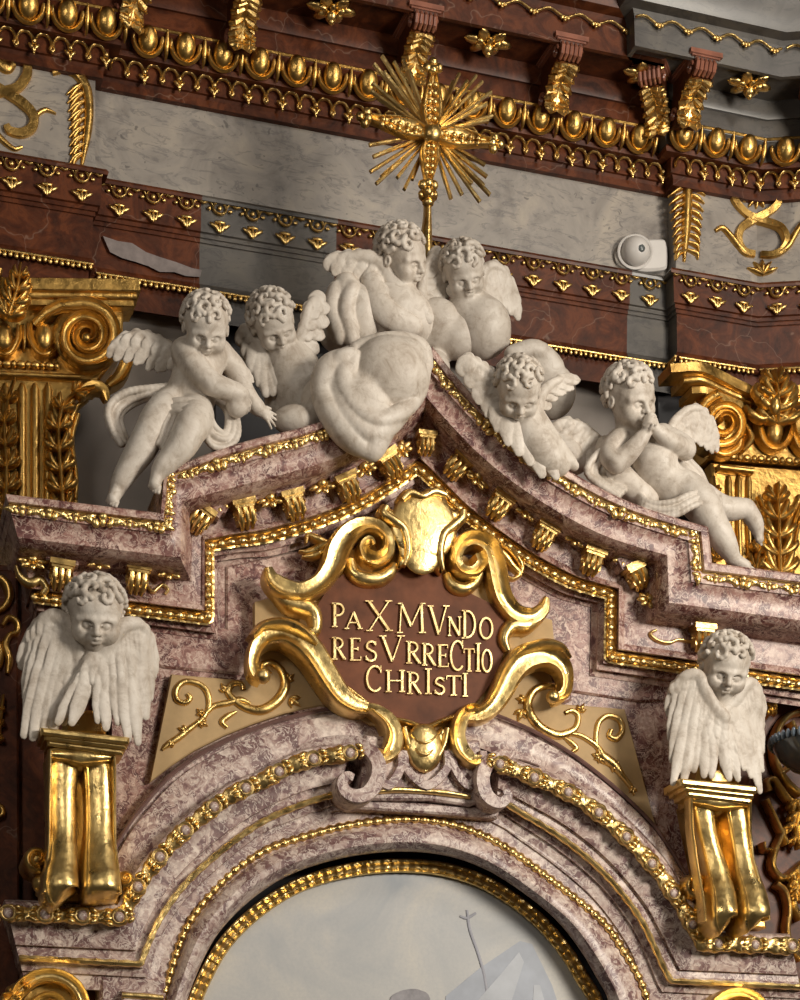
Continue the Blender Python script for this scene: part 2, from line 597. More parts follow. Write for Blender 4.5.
for p, M, st in along(.285, ctr, .385):
    q = M @ Matrix.Rotation(radians(22), 3, 'X')
    e_ = inst('egg', P_EGG, T, p, q); sh_ = inst('egg_shell', P_SHELL, T, p, q); sh_.parent = e_; sh_.matrix_local = Matrix.Identity(4)
    inst('dart', P_DART, T, p + (M @ V((st / 2, 0, 0))), q)
mb = MB()
zr = zmain(57, .37)
plan_sweep(mb, PATH, [(.345, zr + .012), (.375, zr + .012), (.388, zr - .004), (.375, zr - .02), (.34, zr - .02)])
mb.build('rail', M_GOLDD, T, fix=False)

# festoon band
mb = MB()
for s in (-1, 1):
    arc = [V((s * .09 + .082 * cos(a), -.03, .0 + .085 * sin(a))) for a in np.linspace(radians(-15), radians(195), 12)]
    mb.tube(arc, .0165, 6)
    mb.ell((s * .018, -.03, -.03), (.016, .016, .03), su=8, sv=5)
mb.ell((0, -.035, -.055), (.022, .02, .022), su=8, sv=6)
for a in (-.9, -.3, .3, .9):
    mb.ell((.18 + .035 * sin(a), -.035, -.015 - .045 * cos(a)), (.018, .018, .04), Matrix.Rotation(a, 3, 'Y') @ Matrix.Identity(3), su=8, sv=5)
mb.ell((.18, -.045, .0), (.03, .025, .03), su=8, sv=6)
mb.ell((.18, -.035, -.095), (.016, .016, .02), su=8, sv=5)
P_FEST = proto(mb, 'festoon', M_GOLD)
T = thing('festoon_band', at(400, 130, -1.5), 'gilded band of looped festoons just above the pale grey frieze', 'moulding')
for p, M, st in along(.115, zmain(105, .12), .36):
    inst('festoon', P_FEST, T, p, M, (1, 1.25, 1.15))

# chain band of the architrave
mb = MB()
ring = [V((.06 * cos(a), -.02, .05 * sin(a))) for a in np.linspace(0, 2 * pi, 15)]
mb.tube(ring, .0125, 6)
for s in (-1, 1):
    mb.tube([V((s * .06, -.02, 0)), V((s * .085, -.02, .035)), V((s * .12, -.02, .04)), V((s * .155, -.02, .02)), V((s * .185, -.02, .03))], [.01, .012, .012, .012, .01], 6)
    mb.ell((s * .10, -.02, -.015), (.022, .012, .016), su=8, sv=5)
mb.ell((0, -.02, 0), (.022, .016, .022), su=8, sv=6)
P_CHAIN = proto(mb, 'chain_link', M_GOLD)
mb = MB()
for a in (-1.0, -.45, 0, .45, 1.0):
    mb.ell((.055 * sin(a), -.02, -.04 * cos(a) + .015), (.016, .016, .045), Matrix.Rotation(a, 3, 'Y'), su=8, sv=5)
mb.ell((0, -.025, .025), (.05, .014, .014), su=8, sv=5)
P_DROP = proto(mb, 'leaf_drop', M_GOLD)
T = thing('chain_band', at(400, 250, -1.55), 'gilded band of chain links with hanging leaf drops below the grey frieze', 'moulding')
for p, M, st in along(.055, zmain(223, .06), .36):
    inst('chain_link', P_CHAIN, T, p, M, (1.15, 1.2, 1.3))
    inst('leaf_drop', P_DROP, T, p + V((0, 0, -.185)) + (M @ V((.0, 0, 0))), M, (1.35, 1.2, 1.25))

# thin leaf row at the foot of the brown fascia
mb = MB()
for i, x in enumerate((-.09, -.03, .03, .09)):
    mb.ell((x, -.012, -.018 + .01 * (i % 2)), (.026, .018, .030), su=8, sv=5)
mb.tube([V((-.12, -.012, .02)), V((.12, -.012, .02))], .015, 6)
P_TRIM = proto(mb, 'leaf_tip', M_GOLD)
T = thing('leaf_edging', at(400, 330, -1.6), 'thin gilded leaf edging at the lowest edge of the brown fascia', 'moulding')
for p, M, st in along(.002, zmain(308, .0), .24):
    inst('leaf_tip', P_TRIM, T, p, M)

# wavy edging of the corona
mb = MB()
mb.tube([V((-.18 + .36 * i / 16, -.02, .03 * sin(2 * pi * i / 16))) for i in range(17)], .015, 6)
for s in (-1, 0, 1):
    mb.ell((.09 + s * .035, -.02, -.035), (.024, .02, .026), su=8, sv=5)
mb.ell((.09, -.02, -.06), (.02, .016, .02), su=8, sv=5)
P_WAVE = proto(mb, 'wave_leaf', M_GOLD)
T = thing('corona_edging', at(650, 25, -.6), 'gilded wavy edging on the topmost projecting cornice edge', 'moulding')
for p, M, st in along(.985, zmain(-42, .985), .36):
    inst('wave_leaf', P_WAVE, T, p, M)

# ---- modillions (scroll brackets under the cornice)
def make_modillion():
    T = thing('modillion', (0, 0, 0), 'x', 'bracket', 'scroll brackets under the top cornice')
    side = cat([(.0, -.02), (.56, -.02), (.60, -.07), (.60, -.14), (.54, -.19), (.45, -.20), (.34, -.23), (.22, -.32), (.16, -.44), (.08, -.50), (0, -.50)], 4)
    mb = MB(); w = .125
    for s in (-1, 1):
        mb.add([V((s * w, -p[0], p[1])) for p in side], [list(range(len(side)))[::s]])
    mb.grid([[V((-w, -p[0], p[1])) for p in side], [V((w, -p[0], p[1])) for p in side]], close_u=True)
    BODY = mb.build('body', M_BROWN, T, ang=40)
    mb = MB()
    mb.box((0, -.31, .005), (.19, .33, .025)); mb.box((0, -.31, -.025), (.165, .31, .012))
    mb.build('cap', M_PINK, T, ang=30)
    mb = MB()
    for i in range(5):
        x = -.10 + .05 * i
        mb.tube([V((x, -.60, -.05)), V((x, -.625, -.10)), V((x, -.60, -.165)), V((x, -.53, -.195))], [.016, .024, .024, .014], 7)
    mb.build('reeded_roll', M_PINK, T)
    for s in (-1, 1):
        mb = MB(); mb.tube([V((s * .135, -.09 - r * cos(a), -.40 + r * sin(a))) for a, r in [(k * .5, .075 - .0045 * k) for k in range(14)]], .018, 6)
        mb.build('volute', M_PINK, BODY)
        mb = MB(); mb.tube([V((s * .135, -.50 - r * cos(a), -.11 + r * sin(a))) for a, r in [(k * .5, .075 - .0045 * k) for k in range(14)]], .016, 6)
        mb.build('volute', M_PINK, BODY)
    # acanthus leaf lying on the under side
    mb = MB()
    path = cat([(.52, -.215), (.44, -.225), (.34, -.255), (.24, -.34), (.185, -.44), (.19, -.50), (.22, -.53)], 5)
    n = len(path)
    rows = []
    for p in path:
        rows.append([V((x, -p[0] - .012, p[1] - z)) for x, z in ((-.135, -.01), (-.125, .02), (-.05, .03), (0, .02), (.05, .03), (.125, .02), (.135, -.01))])
    mb.grid(rows)
    for i in range(0, n - 2, 4):
        u = i / (n - 1); wd = .150 * (1 - .25 * abs(u - .35))
        for s in (-1, 1):
            for k in (0, 1):
                a, b = path[i], path[min(i + 3, n - 1)]
                mb.tube([V((s * .012, -a[0], a[1] - .02)), V((s * wd * (.5 + .1 * k), -(a[0] * .5 + b[0] * .5) - .022, (a[1] * .5 + b[1] * .5) - .035 - .010 * k)), V((s * wd, -b[0] - .01, b[1] - .03 + .03 * k))], [.02, .042, .012], 7)
    mb.tube([V((0, -p[0] - .005, p[1] - .02)) for p in path], [.018] * n, 7)
    mb.build('acanthus_leaf', M_GOLD, T)
    return T


M_PINK = mat_plain('rose_marble', (.26, .10, .062), .32, 0, .3, 5)
mod0 = make_modillion()
zmod = zmain(-13, .95) + .055


def wall_frame(px, out):
    s, t = pl(px, out); o = 0
    if s > sb: o = .2
    if s < sa: o = .16
    s, t = pl(px, out + o)
    return lp(s, .36 + o)


MODS = [(252, 0, 'front of the wall, first full bracket from the left, over the plain grey frieze'),
        (432, 0, 'behind the top of the golden sunburst cross'),
        (573, 0, 'above the frieze right of the sunburst cross, before the corner'),
        ]
first = True
for px, rz, txt in [(250, A0, 'scroll bracket with gold acanthus leaf, leftmost of those facing forward under the cornice'),
                    (424, A0, 'scroll bracket with gold acanthus leaf partly behind the top of the sunburst cross'),
                    (569, A0, 'scroll bracket with gold acanthus leaf, first to the right of the sunburst cross')]:
    p = wall_frame(px, .9); p.z = zmod
    if first: o = mod0; o.location = p; o['label'] = txt; o.rotation_euler = (0, 0, rz); first = False
    else: o = dup(mod0, p, txt, rz)
p = lp(sb + .02, .5); p.z = zmod
s703 = pl(703, .9 + .2)[0]
p = lp(s703, .56); p.z = zmod
dup(mod0, p, 'scroll bracket with gold acanthus leaf above the hanging gold leaf at right corner', A0)
p = lp(sb - .26, .36); p.z = zmod
dup(mod0, p, 'scroll bracket squeezed into the inner cornice corner at right, its gold leaf seen sideways', A0 - radians(38))
p = lp(sa + .22, .36); p.z = zmod
dup(mod0, p, 'scroll bracket with dark volutes at the cornice break in the upper left', A0 + radians(25))
p = lp(sc_, .2) + LD2 * .62 + Vector((LD2.y, -LD2.x, 0)) * .36; p.z = zmod
dup(mod0, p, 'scroll bracket at the extreme upper right edge, mostly cut off', A0 - radians(25))

# rosettes on the soffit
mb = MB()
for k in range(6):
    a = k * pi / 3
    mb.ell((.13 * cos(a), .09 * sin(a), -.05), (.095, .055, .035), Matrix.Rotation(a, 3, 'Z'), su=8, sv=6)
    mb.ell((.085 * cos(a + .5), .06 * sin(a + .5), -.08), (.05, .03, .03), Matrix.Rotation(a + .5, 3, 'Z'), su=8, sv=6)
P_PET = proto(mb, 'petals', M_GOLD)
mb = MB(); mb.ell((0, 0, -.12), (.055, .055, .06), su=10, sv=8)
mb.ell((0, 0, -.17), (.03, .03, .03), su=8, sv=6)
P_HEART = proto(mb, 'flower_heart', M_GOLD)
for px, txt in [(333, 'gilded soffit flower between the first two brackets left of the sunburst cross'), (490, 'gilded soffit flower just right of the sunburst cross top'),
                (648, 'gilded soffit flower next to the inner corner of the cornice at right'), (752, 'gilded soffit flower closest to the upper right edge')]:
    p = wall_frame(px, .78) + LN * .36; p.z = soff + .05
    T = thing('soffit_rosette', p, txt, 'rosette', 'gilded flowers on the cornice soffit', A0)
    inst('petals', P_PET, T, p); inst('flower_heart', P_HEART, T, p)
    for c in T.children: c.matrix_local = Matrix.Diagonal((1.2, 1.2, 1.1, 1)) 

# ================================================================== ALTAR FRONT
A_key = [(6, 494), (160, 513),
         (164, 469), (196, 458), (230, 446), (262, 437), (300, 428), (340, 414), (380, 393), (410, 368), (432, 346),
         (455, 375), (483, 405), (520, 438), (555, 462), (592, 484), (630, 502), (670, 516), (708, 527),
         (712, 563), (840, 579)]
F_key = [(34, 597), (208, 619),
         (208, 546), (236, 541), (262, 538), (290, 531), (316, 523), (344, 512), (370, 499), (396, 483), (418, 467),
         (442, 490), (466, 514), (492, 534), (520, 554), (545, 569), (570, 582), (592, 589), (611, 594),
         (610, 657), (840, 690)]


def keyed(K):
    """smooth between keys 2..10 and 10..18, straight elsewhere"""
    out = [np.array(K[0], float)]
    for i in range(1, 8): out.append(np.array(K[0]) + (np.array(K[1], float) - np.array(K[0])) * i / 8)
    for i in range(0, 4): out.append(np.array(K[1]) + (np.array(K[2], float) - np.array(K[1])) * i / 4)
    out += cat(K[2:11], 4)[:-1] + cat(K[10:19], 4)
    for i in range(1, 4): out.append(np.array(K[18]) + (np.array(K[19], float) - np.array(K[18])) * i / 4)
    for i in range(0, 7): out.append(np.array(K[19]) + (np.array(K[20], float) - np.array(K[19])) * i / 6)
    return out


KA = keyed(A_key); KF = keyed(F_key)


def prow(t, d):
    return [(a[0] + (f[0] - a[0]) * t, a[1] + (f[1] - a[1]) * t, d) for a, f in zip(KA, KF)]


PED = thing('altar_pediment', at(415, 640, 0), 'curved red breccia marble gable crowning the altar below the white angels', 'pediment')
# rows by (t, d)
rows = [(0, .93), (.015, .95), (.07, .95), (.085, .93), (.09, .91), (.20, .91), (.21, .89), (.26, .86), (.34, .84), (.42, .84), (.45, .81), (.50, .76), (.54, .68), (.57, .61), (.60, .57)]
mb = MB()
top_back = [(a[0], a[1], 0) for a in KA]
g = [[at(*p) for p in prow(t, d)] for t, d in rows]
tb = [Vector((p.x, .95, p.z)) for p in g[0]]
mb.grid([tb] + g)
# left end cap
cap = [r[0] for r in g]
mb.add(cap + [Vector((p.x, .95, p.z)) for p in cap], [(i, i + 1, len(cap) + i + 1, len(cap) + i) for i in range(len(cap) - 1)])
# soffit
lo = g[-1]; hi = [Vector((p.x, -.42, p.z + .005)) for p in lo]
mb.grid([lo, hi])
mb.build('crown_cornice', M_RED, PED, ang=35)
mb = MB()
drows = [(.595, .50), (.63, .47), (.65, .44), (.86, .42), (.88, .44), (.915, .45), (.925, .40)]
g2 = [[at(*p) for p in prow(t, d)] for t, d in drows]
mb.grid([[Vector((p.x, .3, p.z)) for p in g2[0]]] + g2)
frows = [(.92, .40), (.935, .34), (1.065, .34), (1.07, .30), (1.13, .28), (1.14, .22), (1.2, .2)]
g3 = [[at(*p) for p in prow(t, d)] for t, d in frows]
mb.grid(g3)
cap = [r[0] for r in g2 + g3[1:]]
mb.add(cap + [Vector((p.x, .5, p.z)) for p in cap], [(i, i + 1, len(cap) + i + 1, len(cap) + i) for i in range(len(cap) - 1)])
mb.build('lower_cornice', M_RED, PED, ang=35)

# gilded bead-and-leaf strip
mb = MB()
br = resample([(p[0], p[1], p[2]) for p in prow(1.0, .345)], step=1.0)
segs = [np.array(q) for q in prow(1.0, .345)]
mids = resample(segs, step=2.2)
rows_ = []
for i, q in enumerate(mids):
    a = mids[max(i - 1, 0)]; b = mids[min(i + 1, len(mids) - 1)]
    t = (b - a)[:2]; t /= np.linalg.norm(t); n = np.array([-t[1], t[0]])
    ww = 6.4 * (1 + .05 * sin(i * 2.1)); hh = .04 + .028 * (.5 + .5 * sin(i * 1.05)) + .008 * sin(i * 3.3)
    row = []
    for s, h in [(-1, 0), (-1, .5), (-.72, .62), (-.6, .35), (-.45, .55), (-.2, 1), (.1, 1.05), (.4, .7), (.55, .35), (.7, .62), (1, .5), (1, 0)]:
        row.append(at(q[0] + n[0] * s * ww, q[1] + n[1] * s * ww, .345 + hh * h))
    rows_.append(row)
mb.grid(rows_)
# small pearls
pp = resample(segs, step=10.5)
for i, q in enumerate(pp):
    if q[0] < 60 or q[0] > 700: pass
    mb.ell(at(q[0], q[1], .40), (.036, .03, .036), su=8, sv=6)
mb.build('gilded_bead_strip', M_GOLDL, PED, fix=False)

# gilded leaf strip of the crown: thin line plus leaf clusters
mb = MB()
line = resample([np.array(q) for q in prow(.10, .915)], step=3)
mb.tube([at(*q) for q in line], .008, 6)
mb.build('gilded_line', M_GOLDL, PED, fix=False)


def leaf_cluster(seed, w=.115, h=.085):
    r = random.Random(seed); mb = MB()
    for k, a in enumerate((-1.15, -.6, 0, .6, 1.15)):
        l = h * (1.1 if k == 2 else .95) * r.uniform(.85, 1.15)
        mb.ell((w * .80 * sin(a) * r.uniform(.9, 1.2), -.010, -l * .30 * cos(a) + r.uniform(.0, .02)), (.024 * r.uniform(.8, 1.2), .022, l * .44), Matrix.Rotation(a * .75, 3, 'Y'), su=8, sv=6)
    for s in (-1, 1):
        mb.ell((s * w * .80, -.008, .012), (.062, .022, .022), Matrix.Rotation(s * .25, 3, 'Y'), su=8, sv=6)
    mb.ell((0, -.022, .02), (.03, .026, .026), su=8, sv=6)
    return proto(mb, 'leaf', M_GOLDL)


LEAVES = [leaf_cluster(s) for s in range(4)]
lp_ = resample([np.array(q) for q in prow(.15, .905)], step=1)
k = 0; i = 12
while i < len(lp_) - 4:
    a = lp_[i - 3]; b = lp_[min(i + 3, len(lp_) - 1)]; q = lp_[i]
    vis = not (290 < q[0] < 434 and q[1] < 440)
    A = at(*a); B = at(*b); t = (B - A).normalized()
    if abs(t.x) > .2 or True:
        ang = atan2(t.z, t.x)
        inst('gilded_leaf', LEAVES[k % 4], PED, at(q[0], q[1], .905), Matrix.Rotation(-ang, 3, 'Y'), (1.15 + .25 * (k % 3 == 0)) * (1.0 if k % 2 else .8))
    k += 1; i += 27

# clasps and rosettes
mb = MB()
mb.box((0, -.075, .075), (.095, .075, .022)); mb.box((0, -.068, .045), (.08, .068, .014))
for s in (-1, 0, 1):
    mb.tube([V((s * .05, -.115, .035)), V((s * .05, -.115, -.02)), V((s * .045, -.085, -.075)), V((s * .04, -.035, -.11))], [.02, .023, .021, .014], 8)
mb.box((0, -.05, -.02), (.075, .05, .055))
for s in (-1, 1):
    mb.tube([V((s * .078, -.06 - r * cos(a), -.01 + r * sin(a))) for a, r in [(q * .55, .045 - .003 * q) for q in range(12)]], .012, 6)
P_CLASP = proto(mb, 'clasp', M_GOLD, 35)
mb = MB(); mb.box((0, -.04, 0), (.15, .10, .062)); mb.box((0, -.02, .05), (.17, .09, .03))
P_MUT = proto(mb, 'mutule', M_RED, 30)
mb = MB()
for q in range(8):
    a = q * pi / 4
    mb.ell((.05 * cos(a), -.02, .05 * sin(a)), (.034, .02, .02), Matrix.Rotation(-a, 3, 'Y'), su=8, sv=6)
mb.ell((0, -.04, 0), (.03, .03, .03), su=8, sv=6)
P_ROS = proto(mb, 'rosette', M_GOLD)

KD = [np.array(q) for q in prow(.77, .44)]


def tangent_at(px, py):
    best = min(range(1, len(KD) - 1), key=lambda i: (KD[i][0] - px) ** 2 + (KD[i][1] - py) ** 2)
    A = at(*KD[best - 1]); B = at(*KD[best + 1]); t = B - A
    return atan2(t.z, t.x)


CL = [(60, 578), (136, 582), (198, 522), (243, 517), (292, 508), (346, 491), (388, 468), (455, 469), (496, 509), (541, 539), (589, 564), (634, 578), (699, 640)]
for px, py in CL:
    a = tangent_at(px, py)
    if px in (198, 634, 699): a = {198: -.55, 634: .5, 699: 0}[px]
    if px in (60, 136): a = -.08
    inst('gilded_clasp', P_CLASP, PED, at(px, py, .46), Matrix.Rotation(-a, 3, 'Y'), 1.22)
    inst('mutule', P_MUT, PED, at(px, py, .46) + Matrix.Rotation(-a, 3, 'Y') @ V((0, 0, .16)), Matrix.Rotation(-a, 3, 'Y'))
inst('gilded_clasp', P_CLASP, PED, at(424, 446, .5), Matrix.Rotation(0, 3, 'Y'), 1.0)
RS = [(32, 563), (98, 563), (168, 573), (216, 506), (270, 501), (322, 487), (364, 470), (476, 480), (525, 513), (574, 540), (621, 560), (649, 602), (400, 452)]
for px, py in RS:
    a = tangent_at(px, py) if 200 < px < 640 else 0
    M = Matrix.Rotation(-a, 3, 'Y') @ Matrix.Rotation(radians(-28), 3, 'X')
    inst('gilded_rosette', P_ROS, PED, at(px, py, .52), M, (1.75, 1.3, 1.35))
# tiny scrolls beside the outer clasps
mb = MB()
rib(mb, [(148, 587, 1.2, .44, .03), (153, 592, 1.8, .44, .03), (158, 588, 1.8, .44, .03), (163, 585, 2, .44, .03), (168, 590, 1.6, .44, .03), (165, 594, 1.2, .44, .02)])
mb.build('gilded_scroll', M_GOLDL, PED)
mb = MB()
rib(mb, [(690, 642, 1.5, .44, .03), (678, 640, 1.8, .44, .03), (668, 643, 2, .44, .03), (656, 640, 1.8, .44, .03), (650, 634, 1.8, .44, .03), (656, 630, 1.5, .44, .02)])
mb.build('gilded_scroll', M_GOLDL, PED)
mb = MB()
rib(mb, [(16, 566, 1.5, .46, .03), (20, 576, 3, .46, .04), (30, 583, 4.5, .46, .05), (40, 580, 4, .46, .05), (46, 588, 3.5, .46, .05), (42, 594, 2.5, .46, .03)])
mb.build('gilded_scroll', M_GOLDL, PED)

# ---- the wall field of the altar (with the arched opening)
OPEN = [(158, 1040), (160, 1010), (167, 980), (188, 922), (225, 874), (262, 846), (300, 832), (350, 820), (408, 815), (455, 819), (500, 838), (550, 873), (600, 914), (622, 945), (642, 985), (650, 1010), (652, 1040)]
mb = MB()
fl = [(q[0], q[1]) for q in prow(1.15, .2)]
fl = [(max(q[0], 112), q[1]) for q in fl if q[0] < 694]
outl = fl + [(694, 700), (694, 1040)] + OPEN[::-1] + [(112, 1040)]
plate(mb, outl, -.8, .16)
ALT = mb.build('wall_altar', M_RED, ang=35); ALT['kind'] = 'structure'
# stepped panels of the field
mb = MB()
plate(mb, [(226, 628), (226, 566), (262, 558), (300, 550), (330, 541), (370, 522), (400, 505), (430, 505), (470, 536), (520, 572), (560, 594), (592, 606), (592, 668), (676, 684), (676, 700), (640, 702), (600, 696), (560, 690), (540, 640), (300, 640), (262, 676), (168, 668), (126, 660), (126, 622)], .1, .19, .02)
plate(mb, [(247, 690), (250, 602), (268, 598), (300, 560), (420, 535), (520, 600), (548, 640), (570, 650), (572, 700), (520, 720), (300, 715)], .1, .23, .02)
o = mb.build('trim_3', M_RED, ang=35); o['kind'] = 'structure'

# side bays: brown marble, left and right of the altar
mb = MB()
plate(mb, [(-60, 560), (130, 575), (130, 1060), (-60, 1050)], -.9, -.1)
o = mb.build('wall_left', M_BROWN, ang=35); o['kind'] = 'structure'
mb = MB()
plate(mb, [(680, 640), (860, 665), (860, 1080), (680, 1060)], -.9, -.1)
o = mb.build('wall_right', M_BROWN, ang=35); o['kind'] = 'structure'
mb = MB()
plate(mb, [(-60, 566), (18, 570), (20, 1030), (-60, 1030)], -.6, .05, .02)
o = mb.build('trim_4', M_BROWN, ang=35); o['kind'] = 'structure'

# ---- spandrels
SPL = thing('spandrel_panel', at(230, 770, .2), 'ochre spandrel with gilt scrollwork in the corner left of the cartouche', 'panel', 'ochre spandrels beside the cartouche')
mb = MB()
plate(mb, [(171, 674), (205, 677), (245, 680), (262, 640), (310, 640), (350, 700), (352, 712), (320, 706), (285, 713), (255, 723), (225, 735), (195, 750), (172, 765), (150, 782)], .17, .245, .012)
mb.build('field', M_OCHRE, SPL, ang=35)
SPR = thing('spandrel_panel', at(580, 790, .2), 'ochre spandrel with gilt scrollwork in the corner right of the cartouche', 'panel', 'ochre spandrels beside the cartouche')
mb = MB()
plate(mb, [(625, 709), (590, 706), (562, 704), (540, 650), (505, 660), (480, 715), (498, 722), (530, 735), (560, 750), (590, 771), (620, 796), (656, 826)], .17, .245, .012)
mb.build('field', M_OCHRE, SPR, ang=35)


def orn(name, parent, strokes, mat=M_GOLD, d=.245, hk=1.0, leaves=()):
    mb = MB()
    for st in strokes:
        rib(mb, [(p[0], p[1], p[2] * 1.4, d, (.014 + .009 * p[2]) * hk) for p in st], ROUND, .01)
    for (x, y, a, l, w) in leaves:
        # little lobed leaf: tip direction a (deg, y down)
        a = radians(a)
        for off, ll in ((-.75, .75), (0, 1.0), (.75, .75)):
            b = a + off
            rib(mb, [(x, y, w * .4, d, .02), (x + cos(b) * l * ll * .5, y + sin(b) * l * ll * .5, w, d, .04), (x + cos(b) * l * ll, y + sin(b) * l * ll, .4, d, .015)], ROUND, .01, n=4)
    return mb.build(name, mat, parent)


# left spandrel scrolls
orn('scroll_ornament', SPL, [
    [(266, 676, 5), (262, 666, 3), (272, 663, 2.4), (282, 672, 3), (285, 686, 3.4), (278, 700, 3.6), (262, 710, 3.6), (246, 708, 3), (234, 700, 2.6), (228, 692, 2.4), (232, 684, 2.2), (241, 684, 2), (243, 690, 2)],
    [(250, 704, 1.5), (240, 700, 2.4), (228, 703, 2.4), (214, 706, 2.2), (207, 712, 2), (202, 719, 2), (196, 724, 2), (188, 730, 2.2), (178, 738, 2.4), (167, 745, 2), (162, 750, 1)],
    [(204, 718, 1.6), (209, 706, 2), (207, 692, 2.2), (198, 684, 2.2), (184, 682, 2.2), (176, 690, 2.2), (177, 700, 2.2), (185, 703, 2), (190, 698, 2), (187, 694, 1.6)],
    [(236, 712, 1), (228, 716, 2.2), (222, 722, 2.2), (227, 728, 1.4)]],
    leaves=[(287, 680, -40, 9, 2.2), (290, 698, 40, 14, 2.6), (226, 692, -120, 10, 2.2), (200, 722, 30, 9, 2.2), (186, 731, 200, 9, 2.2), (172, 742, 130, 8, 2.2), (202, 715, 230, 8, 2)])
orn('scroll_ornament', SPR, [
    [(558, 700, 5), (560, 690, 3), (548, 686, 2.4), (535, 690, 3), (528, 702, 3.4), (530, 714, 3.6), (540, 727, 3.6), (556, 735, 3.4), (568, 733, 3), (576, 727, 2.4), (578, 716, 2.2), (572, 711, 2), (565, 713, 1.8)],
    [(568, 734, 1.4), (578, 735, 2), (588, 740, 2.2), (598, 748, 2.4), (602, 756, 4), (614, 765, 3.8), (624, 778, 2.2), (630, 786, 2.2), (634, 792, 1)],
    [(596, 746, 1.6), (596, 734, 2), (599, 722, 2.2), (608, 716, 2.2), (619, 720, 2.4), (622, 731, 2.4), (616, 739, 2.4), (609, 736, 2.2), (611, 730, 2)],
    [(564, 738, 1), (570, 742, 2.2), (576, 748, 2.2), (572, 752, 1.4)]],
    leaves=[(524, 700, 190, 9, 2.4), (522, 710, 110, 13, 3), (579, 712, -60, 10, 2.4), (600, 757, 60, 9, 3), (600, 757, 200, 9, 3), (614, 766, 60, 9, 3), (616, 766, 240, 8, 2.6), (632, 788, 80, 8, 2)])

# ---- archivolt
R1 = [(158, 1040), (160, 1012), (167, 985), (188, 925), (225, 879), (262, 852), (300, 838), (350, 825), (408, 819), (455, 825), (500, 844), (550, 879), (600, 919), (622, 948), (642, 983), (650, 1012), (652, 1040)]   # rope
R0 = [(192, 1040), (193, 1010), (200, 984), (222, 943), (250, 913), (285, 888), (320, 873), (360, 864), (400, 861), (440, 864), (478, 875), (510, 893), (540, 917), (565, 946), (583, 975), (597, 1000), (600, 1040)]  # frame of the painting
R1s = cat(R1, 6); R0s = cat(R0, 6)
mb = MB(); mb.ell((0, 0, 0), (.05, .035, .05), su=10, sv=6)
P_BEAD = proto(mb, 'marble_bead', M_PALE)


def lerp_rows(A, B, t, d):
    return [(a[0] + (b[0] - a[0]) * t, a[1] + (b[1] - a[1]) * t, d) for a, b in zip(A, B)]


ARC = thing('archivolt', at(405, 985, .3), 'pale breccia marble arch moulding around the top of the painting', 'arch')
mb = MB()
loft(mb, [lerp_rows(R1s, R0s, t, d) for t, d in [(0, .16), (.02, .26), (.10, .30), (.14, .31), (.16, .35), (.25, .40), (.40, .44), (.55, .43), (.68, .37), (.76, .27), (.78, .12), (.78, -.4)]])
mb.build('inner_roll', M_PALE, ARC, ang=40)
mb = MB()
loft(mb, [[(405 + (p[0] - 405) * q, 1075 + (p[1] - 1075) * q, d) for p in R1s] for q, d in ((1.0, .16), (1.005, .285), (1.06, .29), (1.065, .315), (1.14, .315), (1.14, .16))])
mb.build('fascia', M_PALE, ARC, ang=35)

# rope
mb = MB()
rp = resample([np.array((*p, .31)) for p in R1s], step=7.2)
rows_ = []
fine = resample([np.array((*p, .31)) for p in R1s], step=1.8)
for i, q in enumerate(fine):
    a = fine[max(i - 1, 0)]; b = fine[min(i + 1, len(fine) - 1)]
    t = (b - a)[:2]; t /= np.linalg.norm(t); n = np.array([-t[1], t[0]])
    r = 4.1 * (1 + .22 * sin(i * 1.8 * 2 * pi / 9.5))
    rows_.append([at(q[0] + n[0] * s * r, q[1] + n[1] * s * r, .28 + h * r * .012) for s, h in ROUND])
mb.grid(rows_)
mb.build('gilded_rope', M_GOLD, ARC, fix=False)

GL2 = [(19, 958), (141, 964)]; ARC2L = [(141, 964), (148, 945), (161, 917), (187, 882), (225, 848), (262, 822), (300, 805), (338, 793)]
GL3 = [(8, 913), (122, 917)]; ARC3L = [(122, 917), (134, 893), (150, 869), (180, 835), (225, 799), (262, 781), (300, 762), (350, 753)]
GR2 = [(671, 981), (800, 987)]; ARC2R = [(497, 798), (520, 812), (562, 838), (604, 873), (638, 915), (655, 948), (664, 968), (671, 981)]
GR3 = [(702, 943), (792, 946)]; ARC3R = [(500, 764), (533, 777), (575, 796), (617, 828), (654, 866), (676, 897), (690, 920), (702, 943)]
IL = [(45, 1040), (165, 985), ]
def arm(ear, arc, side):
    """ear straight + arc -> uniform list (ear end first for the left, last for the right)"""
    a = [np.array(ear[0], float) + (np.array(ear[1], float) - np.array(ear[0])) * i / 6 for i in range(7)]
    c = cat(arc, 6)
    return (a[:-1] + c) if side == 'L' else (c[:-1] + a)


